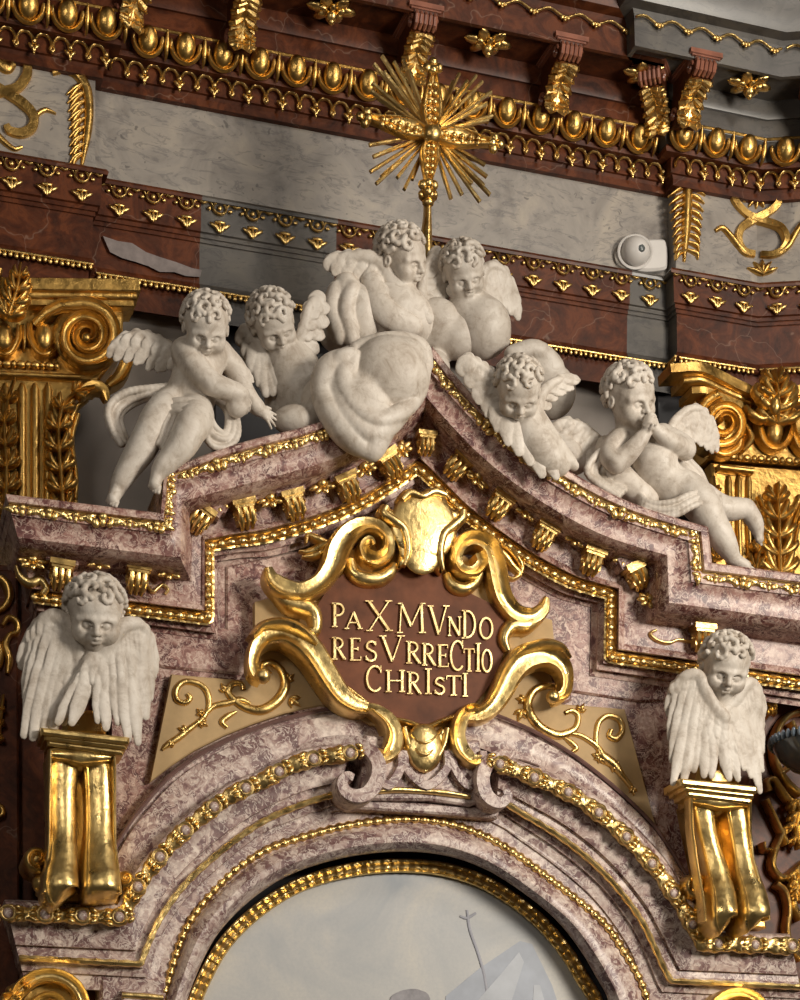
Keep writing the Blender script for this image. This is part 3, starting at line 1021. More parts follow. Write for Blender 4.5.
for side, g2_, a2, g3_, a3 in (('L', GL2, ARC2L, GL3, ARC3L), ('R', GR2, ARC2R, GR3, ARC3R)):
    L2 = arm(g2_, a2, side); L3 = arm(g3_, a3, side)
    mb = MB()
    rr = [(1.30, .16), (1.28, .50), (1.24, .56), (1.18, .57), (1.12, .56), (1.0, .56), (.88, .55), (.84, .50), (.72, .47), (.55, .46), (.40, .45), (.30, .44), (.28, .40), (.12, .40), (.08, .42), (-.08, .42), (-.10, .38), (-.28, .36), (-.30, .33), (-.62, .31), (-.64, .16)]
    g = [[at(*p) for p in lerp_rows(L2, L3, t, d)] for t, d in rr]
    mb.grid(g)
    e = 0 if side == 'L' else -1
    cap = [r[e] for r in g]
    mb.add(cap + [Vector((p.x, .4, p.z)) for p in cap], [(i, i + 1, len(cap) + i + 1, len(cap) + i) for i in range(len(cap) - 1)])
    cap = [r[-1 - e] if e == 0 else r[0] for r in g]
    mb.add(cap + [Vector((p.x, -.1, p.z)) for p in cap], [(i, i + 1, len(cap) + i + 1, len(cap) + i) for i in range(len(cap) - 1)])
    mb.build('outer_moulding', M_PALE, ARC, ang=38)
    # thin gilded line
    mb = MB(); ln = resample([np.array((*p, .445)) for p in L2], step=4)
    mb.tube([at(*p) for p in ln], [.032 + .004 * sin(i * 1.7) for i in range(len(ln))], 7)
    mb.build('gilded_line', M_GOLDL, ARC, fix=False)
    # gilded leaf torus
    mb = MB(); ln = resample([np.array((p[0], p[1], .55)) for p in L3], step=2.0)
    rows_ = []
    for i, q in enumerate(ln):
        a = ln[max(i - 1, 0)]; b = ln[min(i + 1, len(ln) - 1)]
        t = (b - a)[:2]; t /= np.linalg.norm(t); n = np.array([-t[1], t[0]])
        ph = i * 2.0 * 2 * pi / 36
        w = 8.6 * (1 + .12 * cos(ph) + .07 * sin(3 * ph)); h0 = .045 + .03 * (.5 + .5 * cos(ph))
        row = []
        for s, h in ROUND:
            hh = h0 * h + .012 * h * sin(6 * s + ph * 3)
            row.append(at(q[0] + n[0] * s * w, q[1] + n[1] * s * w, .545 + hh))
        rows_.append(row)
    mb.grid(rows_)
    li = resample([np.array((p[0], p[1], .57)) for p in L3], step=36)
    for i, q in enumerate(li):
        f = min(range(len(ln)), key=lambda k: (ln[k][0] - q[0]) ** 2 + (ln[k][1] - q[1]) ** 2)
        a = ln[max(f - 2, 0)]; b = ln[min(f + 2, len(ln) - 1)]
        A = at(*a); B = at(*b); t = B - A; an = atan2(t.z, t.x)
        Mx = Matrix.Rotation(-an, 3, 'Y')
        W = at(q[0], q[1], .60)
        ringp = [W + Mx @ V((.065 * cos(k * 2 * pi / 12), -.012, .065 * sin(k * 2 * pi / 12))) for k in range(13)]
        mb.tube(ringp, .017, 6)
        for sx in (-1, 1):
            for sy in (-.6, 0, .6):
                mb.ell(W + Mx @ V((sx * .105, -.01, sy * .085)), (.045, .03, .022), Mx @ Matrix.Rotation(sx * sy * .9, 3, 'Y'), su=8, sv=6)
    mb.build('gilded_leaf_torus', M_GOLDL, ARC, fix=False)
    # marble eyes in the torus rings
    for i, q in enumerate(li):
        inst('marble_bead', P_BEAD, ARC, at(q[0], q[1], .615))

# outer ring between the gold torus and the brown line
O4 = [(112, 850), (128, 822), (146, 799), (168, 775), (195, 755), (225, 739), (255, 727), (285, 717), (320, 709), (352, 704), (420, 702), (480, 709), (500, 715), (530, 728), (560, 745), (590, 766), (620, 791), (650, 820), (668, 845), (690, 880)]
O3 = [(118, 905), (134, 880), (150, 857), (180, 822), (205, 800), (230, 783), (262, 767), (290, 755), (320, 748), (352, 742), (420, 738), (470, 742), (495, 750), (533, 763), (570, 780), (600, 800), (630, 824), (662, 858), (680, 885), (700, 925)]
mb = MB()
O4s = cat(O4, 4); O3s = cat(O3, 4)
loft(mb, [lerp_rows(O4s, O3s, t, d) for t, d in [(-.02, .17), (0, .30), (.10, .31), (.12, .28), (.2, .27), (.22, .33), (.5, .36), (.85, .36), (1.1, .33), (1.12, .16)]])
mb.build('outer_ring', M_PALE, ARC, ang=38)
mb = MB()
ln = resample([np.array((*p, .31)) for p in lerp_rows(O4s, O3s, .05, 0)], step=5)
mb.tube([at(p[0], p[1], .30) for p in ln], .022, 6)
mb.build('dark_fillet', mat_plain('dark_fillet', (.14, .075, .065), .4, 0, .25), ARC, fix=False)

# volutes where the arch breaks, and keystone
mb = MB()
vl = [(296, 750, 3), (318, 744, 4), (338, 743, 5.5), (354, 747, 7), (366, 757, 8), (372, 771, 8.5), (370, 787, 8.5), (361, 799, 8), (349, 802, 7.5), (339, 797, 7), (336, 788, 6), (341, 782, 5), (347, 784, 4)]
rib(mb, [(x, y, w, .33 + .09 * min(1, i / 4), .03 + .23 * min(1, i / 5)) for i, (x, y, w) in enumerate(vl)], FLATP, .3, n=5)
mb.build('marble_volute', M_PALE, ARC, ang=38)
mb = MB()
vr = [(540, 764, 3), (520, 758, 4), (502, 757, 5.5), (488, 763, 7), (479, 773, 8), (475, 786, 8), (478, 799, 8), (486, 807, 7), (494, 808, 6), (500, 802, 5), (497, 796, 4)]
rib(mb, [(x, y, w, .33 + .09 * min(1, i / 4), .03 + .23 * min(1, i / 5)) for i, (x, y, w) in enumerate(vr)], FLATP, .3, n=5)
mb.build('marble_volute', M_PALE, ARC, ang=38)
mb = MB()
plate(mb, [(366, 735), (480, 740), (486, 800), (470, 806), (430, 800), (372, 800), (360, 792)], .16, .50, .02)
plate(mb, [(350, 798), (500, 808), (498, 818), (350, 808)], .16, .44, .02)
for x0, x1 in ((372, 400), (404, 446), (452, 482)):
    rib(mb, [(x0, 752, 4, .50, .05), (x0 + 1, 770, 4.5, .50, .07), ((x0 + x1) / 2, 787, 5, .50, .08), (x1 - 1, 770, 4.5, .50, .07), (x1, 752, 4, .50, .05)], FLATP, .04)
mb.build('keystone', M_PALE, ARC, ang=38)
mb = MB()
rib(mb, [(376, 792, 2, .52, .03), (396, 790, 3, .52, .04), (420, 791, 2.6, .52, .03), (445, 793, 3, .52, .04), (470, 797, 2, .52, .03)])
mb.build('gilded_line', M_GOLDL, ARC)

# jambs below the ears
mb = MB()
plate(mb, [(100, 975), (168, 978), (156, 1045), (100, 1045)], .0, .34, .03)
plate(mb, [(122, 990), (166, 993), (157, 1045), (122, 1045)], .335, .40, .02)
mb.build('jamb', M_PALE, ARC, ang=35)
mb = MB()
plate(mb, [(648, 1000), (716, 1004), (716, 1050), (648, 1050)], .0, .34, .03)
mb.build('jamb', M_PALE, ARC, ang=35)
mb = MB()
rib(mb, [(122, 995, 3, .40, .03), (140, 996, 3, .40, .03), (163, 998, 3, .40, .03)])
mb.build('gilded_line', M_GOLDL, ARC)

# ---- painting
PNT = thing('altar_painting', at(400, 1040, -.05), 'arched canvas painting of a pale cloudy sky with a blue-white banner, gold rimmed', 'painting')
mb = MB()
rows_ = []
fine = resample([np.array((*p, .05)) for p in R0s], step=2.0)
for i, q in enumerate(fine):
    a = fine[max(i - 1, 0)]; b = fine[min(i + 1, len(fine) - 1)]
    t = (b - a)[:2]; t /= np.linalg.norm(t); n = np.array([-t[1], t[0]])
    w = 7.2; hh = .05 + .010 * sin(i * 1.3) + .006 * sin(i * 2.9)
    rows_.append([at(q[0] + n[0] * s * w, q[1] + n[1] * (s * w) + 4.5, .0 + hh * h) for s, h in [(-1, -1), (-1, .8), (-.8, 1.1), (-.5, 1), (-.3, .6), (0, 1), (.3, 1.1), (.6, .7), (.8, .9), (1, .5), (1, -1)]])
mb.grid(rows_)
mb.build('gilded_frame', M_GOLDL, PNT, fix=False)
mb = MB()
plate(mb, [(p[0], p[1] + 3) for p in R0s] , -.10, -.02)
CANVAS = mb.build('canvas', M_SKY, PNT, ang=30)
# painted motifs: banner with its staff and a puff of hair, thin layers of paint
mb = MB()
plate(mb, [(441, 1040), (446, 996), (480, 968), (520, 941), (532, 944), (552, 985), (570, 1040)], -.02, -.014)
mb.build('painted_banner', mat_plain('banner_paint', (.34, .365, .42), .5, 0, .15, 2.5), CANVAS, fix=False)
mb = MB()
plate(mb, [(470, 1040), (478, 1000), (500, 975), (519, 952), (524, 962), (512, 1000), (508, 1040)], -.014, -.011)
plate(mb, [(530, 1040), (534, 985), (540, 985), (556, 1040)], -.014, -.011)
mb.build('painted_banner_fold', mat_plain('fold_paint', (.42, .44, .48), .5, 0, .12, 3), CANVAS, fix=False)
mb = MB()
rib(mb, [(467, 910, 1.2, -.014, .003), (470, 930, 1.5, -.014, .003), (479, 956, 1.5, -.014, .003), (486, 985, 1.5, -.014, .003), (492, 1040, 1.5, -.014, .003)])
rib(mb, [(460, 916, 1.2, -.014, .003), (467, 918, 1.5, -.014, .003), (476, 913, 1.2, -.014, .003)])
mb.build('painted_staff', mat_plain('staff_paint', (.28, .28, .32), .5), CANVAS, fix=False)
mb = MB()
plate(mb, cat([(388, 1030), (390, 1000), (398, 992), (410, 989), (420, 990), (430, 998), (430, 1030)], 4), -.014, -.008)
mb.build('painted_head', mat_plain('hair_paint', (.27, .255, .27), .6, 0, .3, 8), CANVAS, fix=False)
mb = MB()
plate(mb, [(150, 850), (640, 850), (690, 1060), (110, 1060)], -.8, -.42)
o = mb.build('wall_niche', M_BLACK, ang=35); o['kind'] = 'structure'
# ================================================================== CARTOUCHE
CAR = thing('cartouche', at(424, 765, .3), 'large gilded scroll cartouche with brown panel and golden Latin capitals', 'cartouche')
mb = MB()
plate(mb, [(300, 600), (330, 555), (395, 540), (420, 530), (450, 545), (510, 590), (520, 640), (500, 690), (470, 725), (424, 735), (370, 725), (320, 690), (300, 650)], .2, .40)
plate(mb, [(255, 602), (300, 590), (310, 640), (255, 640)], .2, .34)
plate(mb, [(520, 610), (552, 620), (556, 660), (515, 660)], .2, .34)
mb.build('backing', M_OCHRE, CAR, ang=35)
mb = MB()
plate(mb, cat([(346, 572), (372, 574), (399, 562), (418, 552), (440, 566), (455, 585), (480, 598), (510, 616), (506, 645), (490, 685), (459, 716), (424, 726), (383, 714), (346, 684), (314, 645), (316, 608)], 3, True), .38, .46)
PANEL = mb.build('panel', M_PANEL, CAR, ang=35)
G = M_GOLDL
D1 = .46
# upper left scroll
mb = MB()
rib(mb, [(268, 568, 4, D1, .05), (271, 580, 9, D1, .10), (282, 590, 11, D1, .13), (300, 594, 10, D1, .15), (318, 586, 10, D1, .17), (330, 570, 11, D1, .18), (336, 552, 12, D1, .19), (346, 537, 11, D1, .2), (360, 529, 9, D1, .2), (375, 531, 8.5, D1, .2), (385, 542, 8, D1, .19), (384, 556, 7.5, D1, .19), (374, 563, 7, D1, .18), (364, 559, 6, D1, .17), (361, 549, 5, D1, .17), (367, 543, 4.5, D1, .17), (371, 548, 4, D1, .15)], LIP, .1, n=6)
rib(mb, [(350, 560, 5, D1, .06), (352, 573, 7, D1, .09), (362, 580, 8, D1, .11), (378, 580, 8, D1, .11), (389, 573, 7, D1, .10), (394, 565, 4, D1, .06)], ROUND, .1)
rib(mb, [(272, 585, 6, D1, .05), (288, 602, 9, D1, .09), (304, 607, 10, D1, .10), (314, 616, 8, D1, .10), (314, 632, 6, D1, .08), (300, 632, 5, D1, .06)], ROUND, .1)
mb.build('upper_left_scroll', G, CAR, ang=50)
# upper right scroll
mb = MB()
rib(mb, [(546, 598, 3, D1, .05), (542, 610, 7, D1, .09), (530, 619, 9, D1, .12), (514, 616, 9, D1, .14), (502, 603, 9, D1, .16), (496, 587, 9.5, D1, .18), (492, 568, 10, D1, .19), (485, 550, 9, D1, .2), (472, 543, 8, D1, .2), (459, 547, 8, D1, .2), (453, 560, 7.5, D1, .19), (458, 573, 7, D1, .19), (470, 575, 6.5, D1, .18), (478, 566, 6, D1, .18), (475, 557, 5.5, D1, .2)], LIP, .1, n=6)
rib(mb, [(446, 574, 4, D1, .05), (452, 586, 7, D1, .09), (463, 590, 7, D1, .10), (473, 584, 6, D1, .08), (480, 574, 4, D1, .06)], ROUND, .1)
rib(mb, [(540, 618, 5, D1, .05), (526, 626, 8, D1, .09), (510, 628, 8, D1, .10), (503, 640, 6, D1, .09), (507, 652, 4, D1, .07)], ROUND, .1)
mb.build('upper_right_scroll', G, CAR, ang=50)
# lower left scroll
mb = MB()
rib(mb, [(262, 680, 5, D1, .13), (254, 674, 6, D1, .12), (252, 661, 6, D1, .12), (257, 647, 8, D1, .13), (268, 637, 11, D1, .15), (284, 635, 14, D1, .16), (300, 643, 15, D1, .17), (313, 658, 14, D1, .17), (325, 677, 13, D1, .16), (338, 696, 12, D1, .15), (352, 706, 10, D1, .13), (366, 710, 7, D1, .11)], LIP, .12, n=6)
rib(mb, [(250, 640, 4, D1, .16), (262, 629, 6, D1, .2), (282, 628, 7, D1, .22), (300, 636, 6, D1, .2), (314, 648, 3, D1, .14)], ROUND, .1)
mb.ell(at(263, 676, D1 + .09), (.075, .07, .075), su=12, sv=8)
mb.build('lower_left_scroll', G, CAR, ang=50)
# lower right scroll
mb = MB()
rib(mb, [(553, 700, 5, D1, .13), (562, 695, 6, D1, .12), (565, 682, 6, D1, .12), (561, 668, 8, D1, .13), (549, 659, 10, D1, .15), (534, 657, 13, D1, .16), (519, 663, 14, D1, .17), (508, 676, 13, D1, .17), (500, 692, 12, D1, .16), (490, 708, 10, D1, .15), (478, 716, 8, D1, .13), (466, 717, 6, D1, .11)], LIP, .12, n=6)
rib(mb, [(566, 662, 4, D1, .16), (556, 651, 6, D1, .2), (540, 648, 7, D1, .22), (524, 652, 6, D1, .2), (510, 660, 3, D1, .14)], ROUND, .1)
mb.ell(at(553, 697, D1 + .09), (.07, .07, .07), su=12, sv=8)
mb.build('lower_right_scroll', G, CAR, ang=50)
# shell crest
mb = MB()
out_ = cat([(399, 566), (402, 545), (399, 528), (386, 521), (379, 510), (384, 502), (393, 508), (400, 506), (399, 495), (408, 487), (420, 491), (432, 486), (445, 488), (448, 500), (455, 508), (466, 508), (469, 517), (460, 527), (451, 536), (447, 552), (443, 572), (434, 562), (418, 553), (408, 562)], 3, True)
plate(mb, out_, .42, .60, .045)
for st in ([(386, 507, 4, .60, .05), (384, 514, 5, .60, .06), (394, 522, 5, .60, .07), (404, 530, 5, .60, .06), (408, 550, 4, .60, .05), (404, 566, 2, .58, .03)],
           [(463, 511, 4, .60, .05), (461, 519, 5, .60, .06), (452, 527, 5, .60, .07), (443, 535, 5, .60, .06), (440, 553, 4, .60, .05), (443, 570, 2, .58, .03)],
           [(402, 500, 3, .60, .03), (410, 493, 4, .60, .05), (422, 497, 4, .60, .05), (434, 492, 4, .60, .05), (446, 495, 3, .60, .03)]):
    rib(mb, st, ROUND, .05)
mb.ell(at(424, 526, .585), (.34, .060, .33), su=24, sv=12)
mb.ell(at(421, 540, .57), (.24, .055, .34), su=24, sv=12)
mb.build('shell_crest', G, CAR, ang=50)
# foot: side scrolls and centre drop
mb = MB()
rib(mb, [(362, 708, 4, D1, .09), (374, 712, 7, D1, .13), (386, 722, 9, D1, .16), (392, 736, 10, D1, .18), (390, 750, 10, D1, .18), (382, 758, 7, D1 + .03, .15), (374, 754, 4, D1 + .03, .12)], LIP, .14, n=6)
mb.build('left_foot', G, CAR, ang=50)
mb = MB()
rib(mb, [(482, 712, 3, D1, .08), (470, 711, 6, D1, .12), (460, 720, 8, D1, .15), (455, 736, 9, D1, .17), (459, 752, 10, D1, .17), (470, 762, 8, D1 + .03, .15), (480, 760, 4, D1 + .03, .12)], LIP, .14, n=6)
mb.build('right_foot', G, CAR, ang=50)
mb = MB()
plate(mb, cat([(404, 724), (414, 730), (424, 733), (436, 731), (446, 726), (446, 745), (440, 760), (432, 768), (424, 773), (414, 767), (407, 757), (403, 742)], 3, True), .40, .54, .05)
mb.ell(at(424, 748, .53), (.19, .09, .24), su=18, sv=12)
for y, w in ((738, 13), (750, 11)):
    rib(mb, [(424 - w, y - 3, 1, .56, .03), (424 - w * .5, y + 3, 1.6, .60, .035), (424, y + 5, 1.8, .61, .035), (424 + w * .5, y + 3, 1.6, .60, .035), (424 + w, y - 3, 1, .56, .03)])
rib(mb, [(404, 728, 3, .52, .05), (408, 745, 3, .52, .06), (416, 762, 3, .52, .06), (425, 772, 2, .52, .04)], ROUND, .05)
rib(mb, [(447, 729, 3, .52, .05), (443, 746, 3, .52, .06), (434, 762, 3, .52, .06), (425, 772, 2, .52, .04)], ROUND, .05)
mb.build('foot_drop', G, CAR, ang=50)
mb = MB()
rib(mb, [(346, 688, 3, .46, .05), (383, 716, 3, .46, .06), (405, 722, 3, .46, .06), (424, 728, 3.4, .46, .07), (440, 722, 3, .46, .06), (460, 715, 3, .46, .05)], ROUND, .05)
mb.build('lower_rim', M_GOLD, CAR)
# leafy tufts behind the upper scrolls
mb = MB()
for st in ([(340, 540, 3, .40, .05), (325, 545, 4, .40, .06), (310, 552, 4, .38, .05), (299, 551, 1, .38, .02)], [(330, 545, 3, .40, .05), (318, 540, 4, .40, .06), (308, 536, 3, .38, .05), (306, 544, 1, .38, .02)], [(326, 550, 3, .40, .05), (314, 556, 4, .40, .05), (302, 557, 1, .38, .02)]):
    rib(mb, st)
mb.build('acanthus_tuft', M_GOLD, CAR)
mb = MB()
for st in ([(492, 548, 3, .40, .05), (503, 555, 4, .40, .06), (512, 566, 4, .38, .05), (519, 574, 3, .38, .04), (512, 579, 2, .38, .03), (504, 574, 1, .38, .02)], [(496, 552, 3, .38, .05), (501, 566, 3, .38, .05), (507, 577, 2, .38, .03)], [(500, 545, 2, .40, .05), (512, 553, 3, .40, .06), (521, 566, 3, .38, .05), (520, 576, 2, .38, .03)]):
    rib(mb, st)
mb.build('acanthus_tuft', M_GOLD, CAR)

# ---- lettering (thick and thin strokes with serifs, standing off the panel)
def arcp(cx, cy, rx, ry, a0, a1, n=12):
    return [(cx + rx * cos(radians(a0 + (a1 - a0) * i / n)), cy + ry * sin(radians(a0 + (a1 - a0) * i / n))) for i in range(n + 1)]


TK, TN = 1.0, .42
GL = {  # strokes: (points, weight); box 0..1, y up
    'P': [([(.25, 0), (.25, 1)], TK), ([(.25, .97)] + arcp(.45, .73, .42, .25, 90, -90) + [(.25, .48)], .7), ([(.05, 0), (.45, 0)], TN), ([(.05, 1), (.3, 1)], TN)],
    'A': [([(.08, 0), (.5, 1)], TN), ([(.5, 1), (.9, 0)], TK), ([(.24, .36), (.75, .36)], TN), ([(-.05, 0), (.22, 0)], TN), ([(.75, 0), (1.05, 0)], TN)],
    'X': [([(.08, 1), (.92, 0)], TK), ([(.9, 1), (.1, 0)], TN), ([(-.05, 1), (.25, 1)], TN), ([(.75, 1), (1.02, 1)], TN), ([(-.02, 0), (.24, 0)], TN), ([(.75, 0), (1.06, 0)], TN)],
    'M': [([(.1, 0), (.16, 1)], TN), ([(.16, 1), (.5, .22)], TK), ([(.5, .22), (.86, 1)], TN), ([(.86, 1), (.9, 0)], TK), ([(0, 0), (.2, 0)], TN), ([(.78, 0), (1.02, 0)], TN), ([(.03, 1), (.2, 1)], TN), ([(.84, 1), (1, 1)], TN)],
    'V': [([(.1, 1), (.52, 0)], TK), ([(.52, 0), (.9, 1)], TN), ([(-.04, 1), (.26, 1)], TN), ([(.74, 1), (1.05, 1)], TN)],
    'N': [([(.12, 0), (.12, 1)], TN), ([(.12, 1), (.86, 0)], TK), ([(.86, 0), (.86, 1)], TN), ([(0, 0), (.24, 0)], TN), ([(0, 1), (.16, 1)], TN), ([(.74, 1), (1, 1)], TN)],
    'D': [([(.22, 0), (.22, 1)], TK), ([(.22, .98)] + arcp(.38, .5, .52, .48, 90, -90, 16) + [(.22, .02)], .75), ([(.02, 0), (.3, 0)], TN), ([(.02, 1), (.3, 1)], TN)],
    'O': [(arcp(.5, .5, .42, .48, 0, 360, 24), .75)],
    'R': [([(.22, 0), (.22, 1)], TK), ([(.22, .97)] + arcp(.42, .74, .38, .23, 90, -90) + [(.22, .51)], .65), ([(.45, .5), (.95, 0)], TK), ([(.02, 0), (.42, 0)], TN), ([(.02, 1), (.3, 1)], TN), ([(.85, 0), (1.04, 0)], TN)],
    'E': [([(.22, 0), (.22, 1)], TK), ([(.05, 1), (.85, 1), (.85, .86)], TN), ([(.05, 0), (.9, 0), (.92, .16)], TN), ([(.22, .52), (.68, .52)], TN), ([(.68, .6), (.68, .44)], TN)],
    'S': [(arcp(.5, .74, .34, .24, 20, 200, 10) + arcp(.48, .26, .38, .25, 80, -160, 14), .75), ([(.82, .98), (.82, .78)], TN), ([(.1, .26), (.1, .04)], TN)],
    'C': [(arcp(.55, .5, .48, .5, 45, 315, 22), .75), ([(.9, 1.02), (.9, .74)], TN)],
    'T': [([(.5, 0), (.5, 1)], TK), ([(.0, .82), (.02, 1), (.98, 1), (1, .82)], TN), ([(.28, 0), (.72, 0)], TN)],
    'I': [([(.5, 0), (.5, 1)], TK), ([(.1, 1), (.9, 1)], TN), ([(.1, 0), (.9, 0)], TN)],
    'H': [([(.14, 0), (.14, 1)], TK), ([(.86, 0), (.86, 1)], TK), ([(.14, .52), (.86, .52)], TN), ([(0, 0), (.3, 0)], TN), ([(0, 1), (.3, 1)], TN), ([(.7, 0), (1, 0)], TN), ([(.7, 1), (1, 1)], TN)],
}
# letter boxes (x0,y0,x1,y1) in the 4x view of region (310,580)
LINES = [('inscription_first_line', [('P', 84, 95, 140, 188), ('A', 140, 130, 206, 196), ('X', 226, 86, 324, 204), ('M', 346, 96, 460, 212), ('V', 472, 106, 552, 220), ('N', 550, 150, 604, 224), ('D', 604, 124, 664, 234), ('O', 674, 152, 732, 238)]),
         ('inscription_second_line', [('R', 86, 232, 140, 318), ('E', 156, 236, 206, 322), ('S', 218, 246, 270, 326), ('V', 280, 226, 372, 328), ('R', 382, 248, 440, 334), ('R', 445, 256, 500, 342), ('E', 507, 262, 556, 348), ('C', 558, 246, 614, 362), ('T', 614, 278, 656, 366), ('I', 658, 256, 684, 366), ('O', 684, 280, 728, 370)]),
         ('inscription_third_line', [('C', 222, 346, 288, 446), ('H', 302, 364, 378, 448), ('R', 386, 370, 442, 456), ('I', 456, 358, 488, 456), ('S', 494, 392, 542, 458), ('T', 544, 386, 604, 462), ('I', 606, 376, 632, 466)])]
for nm, ls in LINES:
    mb = MB()
    for ch, x0, y0, x1, y1 in ls:
        for pts, w in GL[ch]:
            P = []
            for (u, v) in pts:
                X = 310 + (x0 + (x1 - x0) * u) / 4; Y = 580 + (y1 - (y1 - y0) * v) / 4
                P.append((X, Y + (u - .5) * 0, w * 1.42, .472, .018))
            rib(mb, P, FLATP, .012, smooth=False)
    mb.build(nm, M_LETTER, PANEL, ang=30)

# ================================================================== CONSOLES
BROAD = [(-1, 0), (-.98, .45), (-.92, .72), (-.80, .80), (-.70, .70), (-.55, .78), (-.2, .95), (.15, 1), (.5, .92), (.8, .70), (.95, .35), (1, 0)]


def console(tag_, lab, aba, body, lobes, rl, vol, rr_):
    T = thing('gilded_console', at(*body[3], .45), lab, 'console', 'gilded consoles under the angel busts')
    mb = MB()
    (x0, y0), (x1, y1) = aba
    def slab(ya, yb, ex, d):
        plate(mb, [(x0 - ex, y0 + ya), (x1 + ex, y1 + ya), (x1 + ex - (yb - ya) * .1, y1 + yb), (x0 - ex + (yb - ya) * .1, y0 + yb)], .62, d, .02)
    slab(0, 7, 2, 1.05); slab(6, 12, -1, 1.0); slab(11, 18, -4, .95)
    mb.build('abacus', M_GOLDL, T, ang=30)
    mb = MB()
    xm = (x0 + x1) / 2; ym = (y0 + y1) / 2
    plate(mb, [(xm - 18, ym - 24), (xm + 16, ym - 22), (xm + 22, ym + 4), (xm - 24, ym + 2)], .45, .72, .04)
    mb.build('neck_block', M_GOLD, T, ang=35)
    mb = MB()
    plate(mb, body, .35, .56, .02)
    mb.build('body', M_GOLDD, T, ang=35)  # darker gold puts the shade of the slit into the body colour
    for lob in lobes:
        mb = MB()
        rib(mb, lob, BROAD, .3, n=7)
        mb.build('scroll_lobe', M_GOLDL, T, ang=60)
    mb = MB()
    fr = [(body[0][0] + 1, body[0][1] + 2), (body[1][0] - 1, body[1][1] + 2)]
    rib(mb, [(x, y, 2, d, .05) for x, y, d in rl] + [(fr[0][0] + 3, fr[0][1] + 14, 2.2, .84, .05), (fr[0][0] + 3, fr[0][1] + 5, 2.2, .86, .05), (fr[0][0] + 10, fr[0][1] + 4, 2.2, .86, .05), (fr[1][0] - 10, fr[1][1] + 4, 2.2, .86, .05), (fr[1][0] - 3, fr[1][1] + 5, 2.2, .86, .05), (fr[1][0] - 3, fr[1][1] + 14, 2.2, .84, .05)] + [(x, y, 2, d, .05) for x, y, d in rr_], ROUND, .1, smooth=False)
    mb.build('rim', M_GOLDL, T)
    for (cx, cy, r, a0, tn, d) in vol:
        mb = MB()
        sp = spiral(cx, cy, r, 2.5, a0, tn, 26)
        rib(mb, [(x, y, 4.2 - 2.2 * i / 26, d, .10 + .05 * i / 26) for i, (x, y) in enumerate(sp)], ROUND, .35, smooth=False)
        mb.ell(at(cx, cy, d), (r * .0095, .10, r * .0095), su=12, sv=8)
        mb.build('side_volute', M_GOLD, T)
    return T


console('L', 'gilded double-lobed console under the left angel bust', ((43, 727), (128, 737)),
        [(46, 744), (118, 749), (113, 800), (119, 903), (47, 903), (50, 800)],
        [[(63, 758, 16, .70, .12), (62.5, 780, 14, .68, .14), (62, 805, 13.5, .66, .15), (62.5, 835, 13.5, .68, .17), (62, 862, 15, .76, .20), (60, 880, 18, .84, .22), (60.5, 893, 18, .86, .20), (64, 902, 16, .74, .16)],
         [(99, 758, 17, .70, .12), (98.5, 780, 15, .68, .14), (99, 805, 14.5, .66, .15), (99, 835, 14.5, .68, .17), (100, 862, 17, .76, .20), (101, 880, 18.5, .84, .22), (101, 893, 18.5, .86, .20), (100, 902, 16, .74, .16)],
         [(51, 756, 4, .80, .08), (66, 757, 6, .82, .09), (80, 758, 8, .83, .09), (95, 759, 6, .82, .09), (110, 759, 4, .80, .08)],
         [(79, 757, 8, .72, .12), (79, 765, 6, .72, .12), (78.5, 772, 3, .70, .10)]],
        [(44, 893, .98), (46, 875, .92), (48.5, 845, .80), (49, 805, .78)], [(36, 860, 11, pi * .4, 2.0, .62), (124, 880, 7, pi * .6, -1.4, .55), (42, 884, 10, -pi * .5, .6, .60)], [(114, 805, .78), (114.5, 845, .80), (118, 875, .92), (120, 893, .98)])
console('R', 'gilded double-lobed console under the right angel bust', ((683, 778), (756, 786)),
        [(686, 792), (753, 797), (752, 850), (767, 928), (706, 928), (697, 860)],
        [[(701, 802, 14.5, .70, .12), (703, 825, 12, .68, .14), (708, 850, 11.5, .66, .15), (715, 875, 14, .70, .17), (719, 896, 15.5, .80, .20), (720, 912, 16, .86, .22), (720, 922, 15.5, .84, .20), (720, 929, 13, .72, .16)],
         [(735, 804, 16, .70, .12), (736, 825, 13, .68, .14), (739, 850, 12, .66, .15), (744, 875, 14, .70, .17), (750, 896, 15.5, .80, .20), (752, 912, 16.5, .86, .22), (751, 922, 15.5, .84, .20), (749, 929, 13, .72, .16)],
         [(690, 801, 4, .80, .08), (704, 802, 6, .82, .09), (718, 803, 8, .83, .09), (732, 804, 6, .82, .09), (747, 805, 4, .80, .08)],
         [(718, 803, 8, .72, .12), (717, 810, 6, .72, .12), (715, 816, 3, .70, .10)]],
        [(704, 922, .98), (702, 898, .90), (696, 865, .80), (691, 830, .78)], [(694, 886, 11, pi * .4, 2.0, .60), (702, 908, 9, -pi * .5, .6, .60)], [(749, 830, .78), (751.5, 860, .80), (763, 898, .92), (768, 920, .98)])


